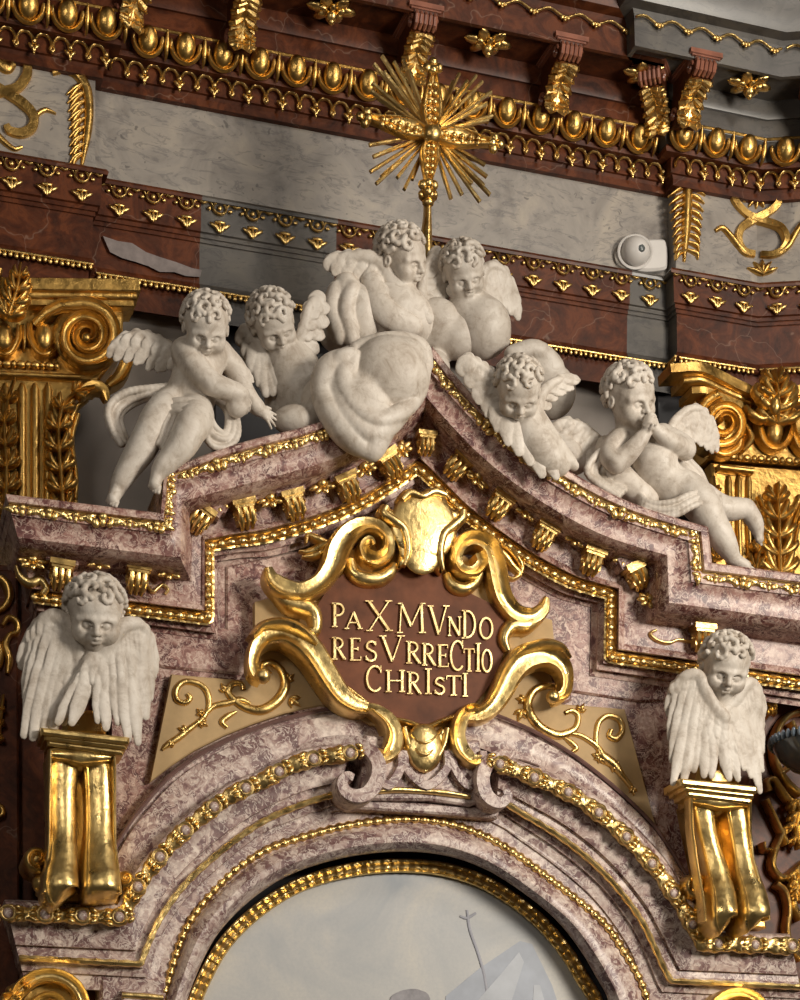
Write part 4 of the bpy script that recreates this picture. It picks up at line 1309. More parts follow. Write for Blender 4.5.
# ================================================================== CAPITALS
def acanthus(mb, spine, w0, d, n=5, up=-1, h=.06, spread=.9, tip=True):
    """lobed leaf: midrib and paired lobes pointing along the spine"""
    S = resample(cat([np.array(p, float) for p in spine], 6), n=n * 4 + 1)
    dd = (lambda i: S[i][2]) if len(S[0]) > 2 else (lambda i: d)
    N = len(S)
    rib(mb, [(S[i][0], S[i][1], 2.6 * (1 - .6 * i / N) + .6, dd(i), h * 1.1) for i in range(0, N, 2)], ROUND, .03, n=3)
    for k in range(n):
        i = int((k + .15) * (N - 1) / n); u = k / max(1, n - 1)
        t = S[min(i + 1, N - 1)] - S[max(i - 1, 0)]; L = np.hypot(t[0], t[1]); t = t[:2] / L; nr = np.array([-t[1], t[0]])
        w = w0 * (.75 + .6 * sin(pi * (.2 + .6 * u))) * (1 - .35 * u)
        for s in (-1, 1):
            for q, (la, lb) in enumerate(((.55, 1.0), (1.05, .72))):
                p0 = S[i][:2]
                p1 = p0 + nr * s * w * lb * .5 + t * w * la * .35
                p2 = p0 + nr * s * w * lb * spread + t * w * la
                p3 = p0 + nr * s * w * lb * spread * 1.02 + t * w * (la + .35)
                rib(mb, [(p0[0], p0[1], w * .10 + .5, dd(i), h * .6), (p1[0], p1[1], w * .20 + .6, dd(i) + .02, h), (p2[0], p2[1], w * .17 + .5, dd(i) + .02, h), (p3[0], p3[1], .4, dd(i), h * .3)], ROUND, .03, n=3)


CAPL = thing('pilaster_capital', at(60, 492, -1.2), 'gilded scroll capital with fluted neck behind the left angel', 'capital', 'gilded capitals behind the gable')
DC = -1.12
mb = MB()
plate(mb, [(-40, 372), (88, 376), (76, 400), (70, 430), (69, 640), (-40, 635)], -1.6, DC - .08, .02)
plate(mb, [(-40, 300), (124, 304), (122, 350), (98, 382), (-40, 372)], -1.6, DC - .05, .02)
mb.build('bell', M_GOLDD, CAPL, ang=35)
mb = MB()
for x in (22, 35, 48, 5, -10):
    rib(mb, [(x, 384, 2, DC - .08, .03), (x, 390, 4.5, DC - .08, .05), (x, 440, 4.5, DC - .08, .05), (x, 505, 4.5, DC - .08, .05)], ROUND, .02, smooth=False)
mb.build('flutes', M_GOLDD, CAPL)
mb = MB()
rib(mb, [(-30, 285, 6, DC + .12, .05), (139, 287, 6, DC + .12, .05)], FLATP, .3, smooth=False)
rib(mb, [(-30, 294, 5, DC + .06, .05), (136, 296, 5, DC + .06, .05)], ROUND, .3, smooth=False)
rib(mb, [(-30, 302, 4, DC + .03, .04), (133, 304, 4, DC + .03, .04)], FLATP, .3, smooth=False)
mb.build('abacus', M_GOLDD, CAPL, ang=40)
mb = MB()
sp = spiral(86, 338, 34, 4, -pi * .62, 2.5, 60, .8)
path = [(34, 326, 4, DC + .02, .06), (46, 315, 5, DC + .04, .08), (60, 308, 6, DC + .06, .09)] + [(x, y, 6.6 - 4.2 * i / 60, DC + .08 + .10 * i / 60, .07 + .05 * i / 60) for i, (x, y) in enumerate(sp)]
rib(mb, path, GROOVE, .25, smooth=False)
mb.ell(at(86, 338, DC + .06), (.34, .06, .34), su=20, sv=8)
mb.ell(at(86, 338, DC + .24), (.05, .05, .05), su=10, sv=8)
rib(mb, [(126, 346, 4, DC - .02, .05), (127, 360, 6, DC - .04, .06), (120, 376, 6, DC - .06, .06), (108, 386, 4, DC - .08, .05)], GROOVE, .15)
mb.build('volute', M_GOLDD, CAPL, ang=50)
mb = MB()
for cx in (44, 4):
    mb.ell(at(cx, 338, DC + .03), (.10, .10, .15), su=14, sv=10)
    rib(mb, [(cx - 15, 324, 2.5, DC, .06), (cx - 14, 340, 3.5, DC, .08), (cx - 8, 352, 3.5, DC, .08), (cx, 356, 3.5, DC, .09), (cx + 8, 352, 3.5, DC, .08), (cx + 14, 340, 3.5, DC, .08), (cx + 15, 326, 2.5, DC, .06)], GROOVE, .06)
rib(mb, [(24, 326, 2, DC, .05), (24, 340, 3, DC, .07), (24, 350, 1, DC, .03)])
mb.build('egg_row', M_GOLDD, CAPL)
mb = MB()
for i in range(10):
    mb.ell(at(-8 + i * 7.2, 363 + i * .35, DC + .0), (.032 if i % 2 else .05, .04, .04), su=8, sv=6)
rib(mb, [(-20, 374, 3, DC - .04, .05), (80, 378, 3, DC - .04, .05)], ROUND, .05, smooth=False)
mb.build('bead_row', M_GOLDD, CAPL)
mb = MB()
acanthus(mb, [(63, 512, DC), (60, 470, DC), (58, 430, DC + .02), (64, 405, DC + .08), (78, 392, DC + .16), (94, 388, DC + .2)], 13, DC, 7, h=.07)
rib(mb, [(78, 396, 5, DC + .12, .06), (92, 388, 7, DC + .18, .07), (103, 391, 6, DC + .2, .07), (107, 401, 3, DC + .18, .05)], LIP, .06)
rib(mb, [(66, 512, 3, DC - .02, .05), (70, 480, 3, DC - .02, .05), (68, 440, 3, DC - .02, .05), (74, 412, 3, DC, .05), (88, 398, 2, DC + .08, .05)])
rib(mb, [(74, 512, 2.4, DC - .04, .05), (76, 480, 2.4, DC - .04, .05), (72, 440, 2.4, DC - .04, .05), (78, 415, 2.4, DC, .05)])
mb.build('acanthus_leaf', M_GOLDD, CAPL)
mb = MB()
acanthus(mb, [(5, 512, DC), (6, 470, DC), (4, 430, DC), (8, 400, DC + .06), (14, 380, DC + .10)], 12, DC, 6, h=.07)
mb.build('acanthus_leaf', M_GOLDD, CAPL)
mb = MB()
acanthus(mb, [(8, 318, DC + .16), (14, 300, DC + .2), (18, 284, DC + .22), (20, 266, DC + .2)], 13, DC, 4, h=.08)
rib(mb, [(4, 296, 3, DC + .2, .05), (12, 308, 3, DC + .2, .06), (22, 308, 3, DC + .2, .06), (28, 299, 3, DC + .2, .06), (22, 293, 2, DC + .2, .05)])
rib(mb, [(0, 270, 3, DC + .2, .05), (-4, 290, 3, DC + .2, .06), (4, 312, 3, DC + .2, .06)])
mb.build('abacus_flower', M_GOLDD, CAPL)

CAPR = thing('pilaster_capital', at(770, 575, -1.2), 'gilded capital with concave abacus and large leaf flower behind the right angel', 'capital', 'gilded capitals behind the gable')
DC = -1.15
mb = MB()
plate(mb, [(712, 462), (860, 474), (860, 720), (718, 710)], -1.6, DC - .12, .02)
plate(mb, [(694, 385), (740, 405), (860, 420), (860, 470), (708, 458), (696, 425)], -1.6, DC - .08, .02)
mb.build('bell', M_GOLDD, CAPR, ang=35)
mb = MB()
rib(mb, [(669, 370, 5, DC + .16, .05), (698, 369, 5.5, DC + .2, .06), (718, 377, 5.5, DC + .12, .06), (740, 388, 5.5, DC + .06, .06), (762, 396, 5.5, DC + .02, .06), (790, 394, 5.5, DC + .04, .06), (830, 380, 5.5, DC + .18, .06)], FLATP, .3)
rib(mb, [(682, 381, 4.5, DC + .08, .05), (700, 380, 4.5, DC + .12, .05), (718, 388, 4.5, DC + .06, .05), (740, 398, 4.5, DC, .05), (762, 405, 4.5, DC - .02, .05), (790, 403, 4.5, DC, .05), (830, 390, 4.5, DC + .1, .05)], ROUND, .3)
rib(mb, [(690, 392, 4, DC + .02, .05), (704, 392, 4, DC + .06, .05), (722, 399, 4, DC + .02, .05), (742, 407, 4, DC - .03, .05), (762, 413, 4, DC - .04, .05)], FLATP, .3)
mb.build('abacus', M_GOLDD, CAPR, ang=40)
mb = MB()
sp = [(722 + (x - 722) * .72, y) for x, y in spiral(722, 424, 29, 4, -pi * .55, 2.3, 56, .8)]
path = [(752, 418, 3, DC - .02, .05), (744, 410, 4, DC, .06), (734, 401, 5, DC + .03, .08)] + [(x, y, 6 - 3.8 * i / 56, DC + .06 + .10 * i / 56, .07 + .04 * i / 56) for i, (x, y) in enumerate(sp[3:])]
path2 = [(x, y, 5.6 - 3.6 * i / 56, DC + .06 + .10 * i / 56, .07 + .04 * i / 56) for i, (x, y) in enumerate([(722 - (x - 722) * .95, y) for x, y in spiral(722, 424, 29, 4, -pi * .45, 2.3, 56, .8)])]
rib(mb, path2, GROOVE, .25, smooth=False)
mb.ell(at(722, 424, DC + .06), (.24, .06, .27), su=16, sv=8)
rib(mb, [(740, 436, 4, DC, .05), (738, 448, 4, DC, .06), (726, 455, 4, DC, .06), (712, 452, 3, DC, .05)], GROOVE, .1)
mb.build('volute', M_GOLDD, CAPR, ang=50)
mb = MB()
for cx, cy in ((774, 432), (808, 436)):
    mb.ell(at(cx, cy, DC + .06), (.10, .10, .15), su=14, sv=10)
    rib(mb, [(cx - 17, cy - 16, 2.5, DC, .06), (cx - 15, cy + 2, 3.5, DC, .08), (cx - 9, cy + 14, 3.5, DC, .08), (cx, cy + 18, 3.5, DC, .09), (cx + 9, cy + 14, 3.5, DC, .08), (cx + 15, cy + 2, 3.5, DC, .08), (cx + 17, cy - 14, 2.5, DC, .06)], GROOVE, .06)
rib(mb, [(745, 426, 3, DC, .06), (750, 440, 4, DC, .08), (742, 452, 2, DC, .05)])
mb.build('egg_row', M_GOLDD, CAPR)
mb = MB()
for i in range(13):
    mb.ell(at(733 + i * 7, 457 + i * .5, DC), (.032 if i % 2 else .05, .04, .04), su=8, sv=6)
rib(mb, [(718, 468, 3.5, DC - .06, .06), (752, 472, 3.5, DC - .06, .06)], ROUND, .05, smooth=False)
mb.build('bead_row', M_GOLDD, CAPR)
mb = MB()
for x in (728, 738, 748):
    rib(mb, [(x, 476, 2, DC - .12, .03), (x, 482, 3.8, DC - .12, .06), (x, 530, 3.8, DC - .12, .06), (x + 2, 585, 3.8, DC - .12, .06)], ROUND, .02, smooth=False)
mb.build('flutes', M_GOLDD, CAPR)
mb = MB()
acanthus(mb, [(778, 592, DC - .02), (778, 560, DC), (777, 530, DC + .03), (776, 500, DC + .1), (776, 484, DC + .16)], 17, DC, 6, h=.08)
for s in (-1, 1):
    for k in (0, 1, 2):
        rib(mb, [(778 + s * (3 + 3 * k), 592, 2, DC, .06), (778 + s * (5 + 4 * k), 560, 2.4, DC, .06), (778 + s * (10 + 5 * k), 525, 2.4, DC + .02, .06), (778 + s * (20 + 4 * k), 496 + 6 * k, 2, DC + .06, .05)])
mb.build('acanthus_leaf', M_GOLDD, CAPR)
mb = MB()
acanthus(mb, [(716, 560, DC), (715, 530, DC), (714, 500, DC + .02), (712, 478, DC + .05)], 9, DC, 5, h=.07)
mb.build('acanthus_leaf', M_GOLDD, CAPR)
mb = MB()
acanthus(mb, [(753, 585, DC), (756, 560, DC), (762, 540, DC), (766, 520, DC + .02)], 9, DC, 4, h=.06)
mb.build('acanthus_leaf', M_GOLDD, CAPR)
mb = MB()
acanthus(mb, [(775, 424, DC + .12), (776, 408, DC + .2), (775, 392, DC + .24), (772, 372, DC + .2)], 17, DC, 4, h=.09)
for s in (-1, 1):
    rib(mb, [(775 + s * 3, 416, 2.5, DC + .16, .06), (775 + s * 14, 420, 4, DC + .16, .07), (775 + s * 24, 414, 4, DC + .16, .06), (775 + s * 30, 406, 2, DC + .12, .04)])
    rib(mb, [(775 + s * 2, 408, 2.5, DC + .2, .06), (775 + s * 12, 402, 4, DC + .22, .08), (775 + s * 20, 392, 4, DC + .2, .06), (775 + s * 18, 384, 2, DC + .18, .04)])
mb.ell(at(775, 405, DC + .28), (.07, .07, .11), su=10, sv=8)
mb.build('abacus_flower', M_GOLDD, CAPR)

# ================================================================== ORNAMENTS ON THE FRIEZE
def dwall(px):
    """depth (in front of the altar plane) of the frieze under a pixel column"""
    s, t = pl(px)
    if s < sa: p = lp(pl(px, .16)[0], .16)
    elif s < sb: p = lp(s, 0)
    else:
        s = pl(px, .2)[0]
        p = lp(s, .2)
        if s > sc_:
            k = s - sc_
            p = lp(sc_, .2) + LD2 * (k * 1.02)
    return -p.y


def wrib(mb, pts, prof=ROUND, back=.03):
    rib(mb, [(x, y, w, dwall(x) + .005, h) for x, y, w, h in pts], prof, back)


FL = thing('frieze_ornament', at(60, 165, dwall(60)), 'gilded strapwork scroll with hanging acanthus leaf on the frieze, upper left', 'ornament')
mb = MB()
wrib(mb, [(26, 60, 4, .04), (27, 75, 4.5, .04), (18, 88, 4.5, .04), (6, 92, 4.5, .04), (-10, 95, 4, .04)], FLATP)
wrib(mb, [(-8, 85, 4.5, .04), (8, 95, 4.5, .045), (22, 104, 5, .045), (33, 116, 4.5, .045), (32, 128, 4.5, .04), (22, 134, 4.5, .04), (10, 132, 4, .04), (6, 126, 3, .04)], FLATP)
wrib(mb, [(32, 122, 3, .03), (38, 114, 2.4, .03), (46, 110, 2.4, .03), (56, 114, 1, .02)])
wrib(mb, [(-5, 132, 3, .04), (4, 142, 3, .04), (14, 149, 2.4, .03), (22, 147, 1.5, .02)])
wrib(mb, [(-4, 60, 5, .05), (6, 68, 6, .05), (14, 64, 3, .03)])
wrib(mb, [(26, 62, 3, .03), (50, 66, 3, .03), (70, 70, 3, .03)], FLATP)
mb.build('strapwork', M_GOLDD, FL)
mb = MB()
wrib(mb, [(52, 73, 3, .03), (62, 70, 4, .05), (76, 74, 5, .05), (86, 88, 5, .05), (89, 110, 4.5, .05), (87, 135, 4, .04), (82, 165, 1.5, .02)], ROUND)
for i in range(9):
    y = 84 + i * 8.6; x = 84 - (i - 3) ** 2 * .05
    for q in (0, 1):
        wrib(mb, [(x, y, 1.5, .03), (x - 8, y + 4 + 3 * q, 2.6, .045), (x - 17 + i * .5 + 3 * q, y + 11 + 4 * q, .8, .02)])
mb.build('hanging_leaf', M_GOLDD, FL)

FR = thing('frieze_ornament', at(720, 275, dwall(720)), 'gilded strapwork loops with hanging acanthus leaf on the frieze, right of the dome camera', 'ornament')
mb = MB()
wrib(mb, [(688, 182, 5, .05), (687, 205, 5.5, .06), (686, 230, 5, .05), (684, 262, 1.5, .02)])
for i in range(9):
    y = 186 + i * 8
    for s in (-1, 1):
        wrib(mb, [(687, y, 1.5, .03), (687 + s * 9, y + 4, 2.8, .05), (687 + s * (18 - .9 * i), y + 10, .8, .02)])
mb.build('hanging_leaf', M_GOLDD, FR)
mb = MB()
wrib(mb, [(730, 192, 3, .03), (736, 204, 4, .04), (748, 216, 4, .045), (764, 222, 4.5, .045), (780, 228, 4, .045), (786, 240, 4, .045), (782, 250, 4, .04), (772, 255, 3.5, .04), (760, 255, 3.5, .04)], FLATP)
wrib(mb, [(780, 188, 3, .03), (777, 204, 4, .04), (766, 214, 4, .045), (750, 222, 4.5, .045), (740, 230, 4, .045), (738, 242, 4, .045), (744, 252, 4, .04), (754, 255, 3.5, .04)], FLATP)
wrib(mb, [(715, 231, 2, .03), (722, 228, 3, .04), (730, 236, 3.5, .05), (738, 246, 3.5, .05), (746, 254, 3, .04)])
wrib(mb, [(812, 218, 2, .03), (802, 224, 3, .04), (794, 236, 3.5, .05), (788, 246, 3.5, .05), (778, 254, 3, .04)])
wrib(mb, [(700, 186, 2.4, .03), (715, 190, 3, .03), (735, 192, 3, .03), (760, 192, 3, .03), (785, 190, 3, .03), (812, 186, 3, .03)], FLATP)
for a in (-1.1, -.55, 0, .55, 1.1):
    wrib(mb, [(762, 275, 1.5, .04), (762 + 9 * sin(a), 275 - 9 * cos(a), 2.8, .05), (762 + 17 * sin(a), 275 - 15 * cos(a), .8, .02)])
    wrib(mb, [(756, 194, 1.5, .03), (756 + 8 * sin(a), 196 + 7 * cos(a), 2.6, .05), (756 + 15 * sin(a), 196 + 13 * cos(a), .8, .02)])
mb.build('strapwork', M_GOLDD, FR)

# dome camera
dcam = dwall(645)
SCAM = thing('security_camera', at(648, 270, dcam), 'small white dome camera mounted on the grey frieze', 'camera')
mb = MB()
plate(mb, cat([(638, 240), (660, 238), (667, 242), (668, 262), (664, 269), (640, 270), (634, 262), (633, 247)], 3, True), dcam - .05, dcam + .10, .025)
mb.build('mount', M_WHITE, SCAM, ang=40)
mb = MB()
mb.ell(at(635, 252, dcam + .10), (.165, .17, .165), su=24, sv=14)
rg = [at(635 + 16.5 * cos(a), 252 + 16.5 * sin(a), dcam + .10) for a in np.linspace(0, 2 * pi, 25)]
mb.tube(rg, .018, 6)
mb.build('dome', M_WHITE, SCAM)
mb = MB()
c = at(641, 248, dcam + .245)
mb.ell(c, (.05, .03, .05), su=16, sv=8)
mb.build('lens', mat_plain('lens_grey', (.10, .11, .11), .15), SCAM)

# ================================================================== SUNBURST CROSS
DX = .10
CRO = thing('sunburst_cross', at(427, 250, DX), 'golden cross with radiating sunburst rays on a post above the angels', 'cross')
mb = MB()
rib(mb, [(427, 262, 5.5, DX, .06), (427, 235, 5, DX, .055), (428, 215, 3.4, DX, .045), (428, 200, 3, DX, .04)], ROUND, .06)
mb.build('post', M_GOLD, CRO)
mb = MB()
mb.ell(at(428, 196, DX + .02), (.10, .09, .06), su=14, sv=8)
mb.ell(at(428, 203, DX + .02), (.06, .06, .04), su=14, sv=8)
mb.ell(at(428, 189, DX + .02), (.07, .07, .04), su=14, sv=8)
for s in (-1, 0, 1): mb.ell(at(428 + 7 * s, 194, DX + .09), (.03, .03, .035), su=8, sv=6)
mb.build('knop', M_GOLD, CRO)
cx0, cy0 = 431, 134
rr = random.Random(4)
mb_main = MB()
for base, ends in (('ul', [(374, 64, 0), (382, 56, 0), (394, 62, .05), (371, 91, 0), (372, 83, .05), (384, 72, .06), (403, 60, 0), (409, 70, .05), (378, 98, -.03)]),
                   ('ur', [(459, 74, 0), (467, 81, .05), (482, 82, 0), (491, 92, 0), (476, 76, .04), (486, 104, .03), (492, 116, 0), (488, 120, .05), (453, 82, -.03)]),
                   ('ll', [(369, 145, 0), (373, 157, .05), (370, 172, 0), (381, 177, 0), (376, 184, .05), (397, 178, .04), (404, 190, 0), (390, 170, .06), (412, 180, -.03)]),
                   ('lr', [(485, 165, 0), (487, 177, .05), (490, 195, 0), (480, 202, 0), (472, 184, .06), (462, 195, 0), (451, 199, 0), (484, 186, .03), (446, 184, -.03)])):
    for i, (x, y, o) in enumerate(ends):
        mb = MB()
        x1 = cx0 + (x - cx0) * .16; y1 = cy0 + (y - cy0) * .16
        rib(mb, [(x1, y1, 1.0, DX + .03, .03), ((x1 + x) / 2, (y1 + y) / 2, 1.5, DX + .05 + o, .032), (x, y, 1.7, DX + .04 + o, .03)], [(-1, 0), (-.9, .6), (0, 1), (.9, .6), (1, 0)], .015, smooth=False)
        mb.build('ray', M_GOLDL, CRO, ang=30)


def arm_cross(tipx, tipy, w, nm):
    dx, dy = tipx - cx0, tipy - cy0; L = sqrt(dx * dx + dy * dy); t = np.array([dx, dy]) / L; n = np.array([-t[1], t[0]])
    mb = MB()
    prof_ = [(.06, .35), (.2, .8), (.36, 1.0), (.55, .8), (.75, .45), (.88, .32)]
    rib(mb, [(cx0 + dx * u, cy0 + dy * u, w * k, DX + .10, .06) for u, k in prof_], GROOVE, .05)
    for s in (-1, 1):
        rib(mb, [(cx0 + dx * u + n[0] * s * w * k * .95, cy0 + dy * u + n[1] * s * w * k * .95, 1.5, DX + .12, .05) for u, k in prof_], ROUND, .03)
    for u in (.22, .34, .46, .58, .70):
        for s in (-1, 1):
            p = (cx0 + dx * u + n[0] * s * w * .28, cy0 + dy * u + n[1] * s * w * .28)
            mb.ell(at(p[0], p[1], DX + .15), (.032, .03, .028), su=8, sv=6)
    e = np.array([tipx, tipy]) - t * 3
    for q in (-1, 0, 1):
        p = e + n * q * 5.5 + t * (5 if q == 0 else -1)
        mb.ell(at(p[0], p[1], DX + .13), (.048, .045, .048), su=10, sv=8)
    mb.ell(at(e[0] - t[0] * 3, e[1] - t[1] * 3, DX + .14), (.05, .05, .05), su=10, sv=8)
    mb.build(nm, M_GOLD, CRO, ang=50)


arm_cross(433, 64, 10, 'cross_arm'); arm_cross(362, 117, 9, 'cross_arm'); arm_cross(498, 144, 9, 'cross_arm'); arm_cross(428, 189, 9, 'cross_arm')
mb = MB()
mb.ell(at(432, 134, DX + .16), (.10, .08, .09), su=14, sv=10)
for a in range(6):
    mb.ell(at(432 + 8 * cos(a * pi / 3), 134 + 6 * sin(a * pi / 3), DX + .15), (.045, .04, .04), su=8, sv=6)
mb.build('boss', M_GOLD, CRO)

# ================================================================== EDGE PIECES
T = thing('scroll_capital', at(50, 1030, .5), 'gilded scroll capital cut off by the lower left corner', 'capital')
mb = MB()
sp = spiral(52, 1012, 40, 6, -pi * .9, 1.6, 40)
rib(mb, [(2, 1000, 6, .48, .08)] + [(x, y, 7.5 - 4 * i / 40, .52, .12) for i, (x, y) in enumerate(sp)], GROOVE, .35, smooth=False)
mb.build('volute', M_GOLDL, T)
mb = MB()
plate(mb, cat([(20, 1012), (30, 992), (52, 984), (74, 992), (84, 1012), (84, 1050), (20, 1050)], 3, True), -.12, .50)
mb.build('bell', M_GOLDD, T)
mb = MB()
acanthus(mb, [(2, 1025, .5), (8, 1004, .5), (20, 988, .52), (34, 979, .5)], 9, .5, 4, h=.08)
mb.build('acanthus_leaf', M_GOLD, T)
T = thing('scroll_capital', at(740, 1040, .5), 'gilded scroll capital cut off by the bottom edge at right', 'capital')
mb = MB()
sp = spiral(738, 1022, 32, 6, -pi * .95, 1.6, 40)
rib(mb, [(x, y, 6.5 - 3.5 * i / 40, .50, .12) for i, (x, y) in enumerate(sp)], GROOVE, .35, smooth=False)
mb.build('volute', M_GOLDL, T)

mb = MB()
plate(mb, cat([(712, 1022), (720, 1004), (738, 996), (756, 1004), (764, 1022), (764, 1060), (712, 1060)], 3, True), -.12, .48)
mb.build('bell', M_GOLDD, T)
T = thing('gilded_pendant', at(8, 673, .1), 'gilded scroll ornament on the brown pilaster at the far left edge', 'ornament')
mb = MB()
rib(mb, [(0, 578, 4, .08, .06), (7, 586, 5, .08, .07), (9, 598, 4, .08, .06), (3, 608, 3, .08, .05), (-6, 612, 3, .08, .05)])
rib(mb, [(2, 626, 2, .08, .05), (8, 618, 3, .08, .06), (16, 622, 3.5, .08, .06), (17, 632, 3, .08, .05), (9, 636, 3, .08, .05), (5, 646, 4, .08, .06), (9, 660, 4, .08, .06), (7, 674, 2, .08, .04)])
rib(mb, [(-4, 640, 4, .08, .06), (0, 655, 4, .08, .06), (-3, 668, 4, .08, .05)])
mb.build('scrolls', M_GOLDD, T)
mb = MB()
rib(mb, [(-6, 806, 3, .08, .05), (1, 808, 3.5, .08, .05), (2, 815, 3, .08, .05), (-6, 819, 3, .08, .05)])
mb.build('scrolls', M_GOLDD, T)
acm = MB(); acanthus(acm, [(-2, 742, .08), (-1, 725, .08), (1, 712, .09), (3, 696, .09)], 5, .08, 3)
acm.build('leaf', M_GOLDD, T)

LAT = thing('gilded_openwork', at(785, 985, .0), 'gilded openwork of loops and leaves on brown marble, right edge', 'ornament')
DL = -.02
mb = MB()
for st in ([(762, 668, 3), (772, 660, 3), (782, 668, 3.5), (779, 682, 3), (768, 688, 2.5)], [(800, 712, 3), (788, 716, 3), (778, 728, 3), (773, 745, 3), (776, 765, 3), (786, 782, 3), (800, 795, 3)],
           [(768, 792, 3), (766, 782, 2.5), (773, 780, 2.5), (780, 790, 3), (790, 802, 3), (805, 806, 3)], [(765, 800, 2.5), (772, 815, 2.5), (780, 832, 2.5), (786, 845, 2.5)],
           [(783, 830, 2.5), (774, 852, 3), (772, 868, 3), (782, 878, 3), (792, 872, 3), (804, 862, 3)], [(770, 850, 2), (763, 850, 2), (762, 843, 2)],
           [(775, 884, 3), (784, 892, 3), (788, 910, 3), (786, 930, 3), (790, 948, 3), (800, 960, 3)], [(805, 880, 3), (796, 892, 3), (793, 905, 3), (800, 920, 3)],
           [(800, 985, 3), (792, 978, 3), (785, 970, 3), (790, 962, 3)], [(778, 775, 2.5), (788, 768, 2.5), (796, 756, 2.5), (798, 740, 2.5), (790, 722, 2.5)]):
    rib(mb, [(x, y, w * 1.2, DL, .08) for x, y, w in st], ROUND, .06)
mb.build('loops', M_GOLDL, LAT)
for lf in ([(790, 690), (786, 672), (780, 655), (772, 640)], [(800, 650), (792, 642), (783, 632), (774, 622)], [(796, 800), (798, 815), (794, 830), (797, 850)], [(786, 648), (796, 640), (806, 628)], [(772, 690), (766, 702), (770, 716)], [(795, 870), (799, 885), (796, 902)]):
    mb = MB(); acanthus(mb, [(x, y, DL + .03) for x, y in lf], 9, DL, 4, h=.08)
    mb.build('leaf', M_GOLDL, LAT)
# dentilled gold tail of the gable behind the right bust
LAMP = thing('glass_bowl_lamp', at(818, 775, .9), 'grey-blue glass bowl with toothed rim jutting in at the right edge', 'lamp')
mb = MB()
c = at(822, 742, .9)
rows_ = []
for r, z in [(.02, -.34), (.16, -.33), (.30, -.27), (.42, -.17), (.50, -.04), (.52, .02), (.49, .02), (.40, -.13), (.28, -.23), (.02, -.28)]:
    rows_.append([c + V((r * cos(a), r * sin(a), z)) for a in np.linspace(0, 2 * pi, 49)[:-1]])
mb.grid(rows_, close_u=True)
mb.build('bowl', mat_plain('smoked_glass', (.10, .11, .12), .12, .3, .2), LAMP, ang=40)
mb = MB()
for k in range(48):
    a = 2 * pi * k / 48
    mb.ell(c + V((.52 * cos(a), .52 * sin(a), .0)), (.026, .026, .05), su=8, sv=6)
mb.build('toothed_rim', mat_plain('blue_glass', (.17, .21, .26), .2, .2, .2), LAMP)
mb = MB()
mb.tube([c + V((0, 0, -.33)), c + V((.1, .2, -.45)), c + V((.3, .6, -.4)), c + V((.5, .9, -.2))], [.03, .03, .03, .03], 8)
mb.build('bracket', M_GOLDD, LAMP)
# ================================================================== SCULPTING (distance fields meshed with surface nets)
CORN = np.array([(i, j, k) for i in (0, 1) for j in (0, 1) for k in (0, 1)])
EDG = [(a, b) for a in range(8) for b in range(a + 1, 8) if np.abs(CORN[a] - CORN[b]).sum() == 1]


def surface_nets(f, org, vox):
    ins = f < 0
    c = np.zeros(tuple(s - 1 for s in f.shape), np.uint8)
    for (i, j, k) in CORN:
        c += ins[i:i + c.shape[0], j:j + c.shape[1], k:k + c.shape[2]]
    act = np.argwhere((c > 0) & (c < 8))
    if len(act) == 0: return np.zeros((0, 3)), np.zeros((0, 4), int)
    vals = np.stack([f[act[:, 0] + q[0], act[:, 1] + q[1], act[:, 2] + q[2]] for q in CORN], 1)
    acc = np.zeros((len(act), 3)); cnt = np.zeros(len(act))
    for a, b in EDG:
        va, vb = vals[:, a], vals[:, b]
        m = (va < 0) != (vb < 0)
        t = np.where(m, va / np.where(m, va - vb, 1), 0)
        p = CORN[a] + t[:, None] * (CORN[b] - CORN[a])
        acc[m] += p[m]; cnt[m] += 1
    v = (act + acc / cnt[:, None]) * vox + org
    idx = np.full(c.shape, -1, np.int64); idx[act[:, 0], act[:, 1], act[:, 2]] = np.arange(len(act))
    faces = []
    for ax in range(3):
        o = [(1, 2), (2, 0), (0, 1)][ax]
        sl0 = [slice(1, -1)] * 3; sl1 = [slice(1, -1)] * 3
        sl0[ax] = slice(0, -1); sl1[ax] = slice(1, None)
        A, B = ins[tuple(sl0)], ins[tuple(sl1)]
        off = np.array([1, 1, 1]); off[ax] = 0
        for sgn, m in ((1, A & ~B), (-1, ~A & B)):
            e = np.argwhere(m) + off
            if len(e) == 0: continue
            d1 = np.zeros(3, int); d2 = np.zeros(3, int); d1[o[0]] = 1; d2[o[1]] = 1
            q = [e - d1 - d2, e - d2, e, e - d1]
            q = np.stack([idx[p[:, 0], p[:, 1], p[:, 2]] for p in q], 1)
            faces.append(q if sgn > 0 else q[:, ::-1])
    return v, np.concatenate(faces)


def nrm(v):
    v = np.array(v, float); return v / (np.linalg.norm(v) + 1e-9)


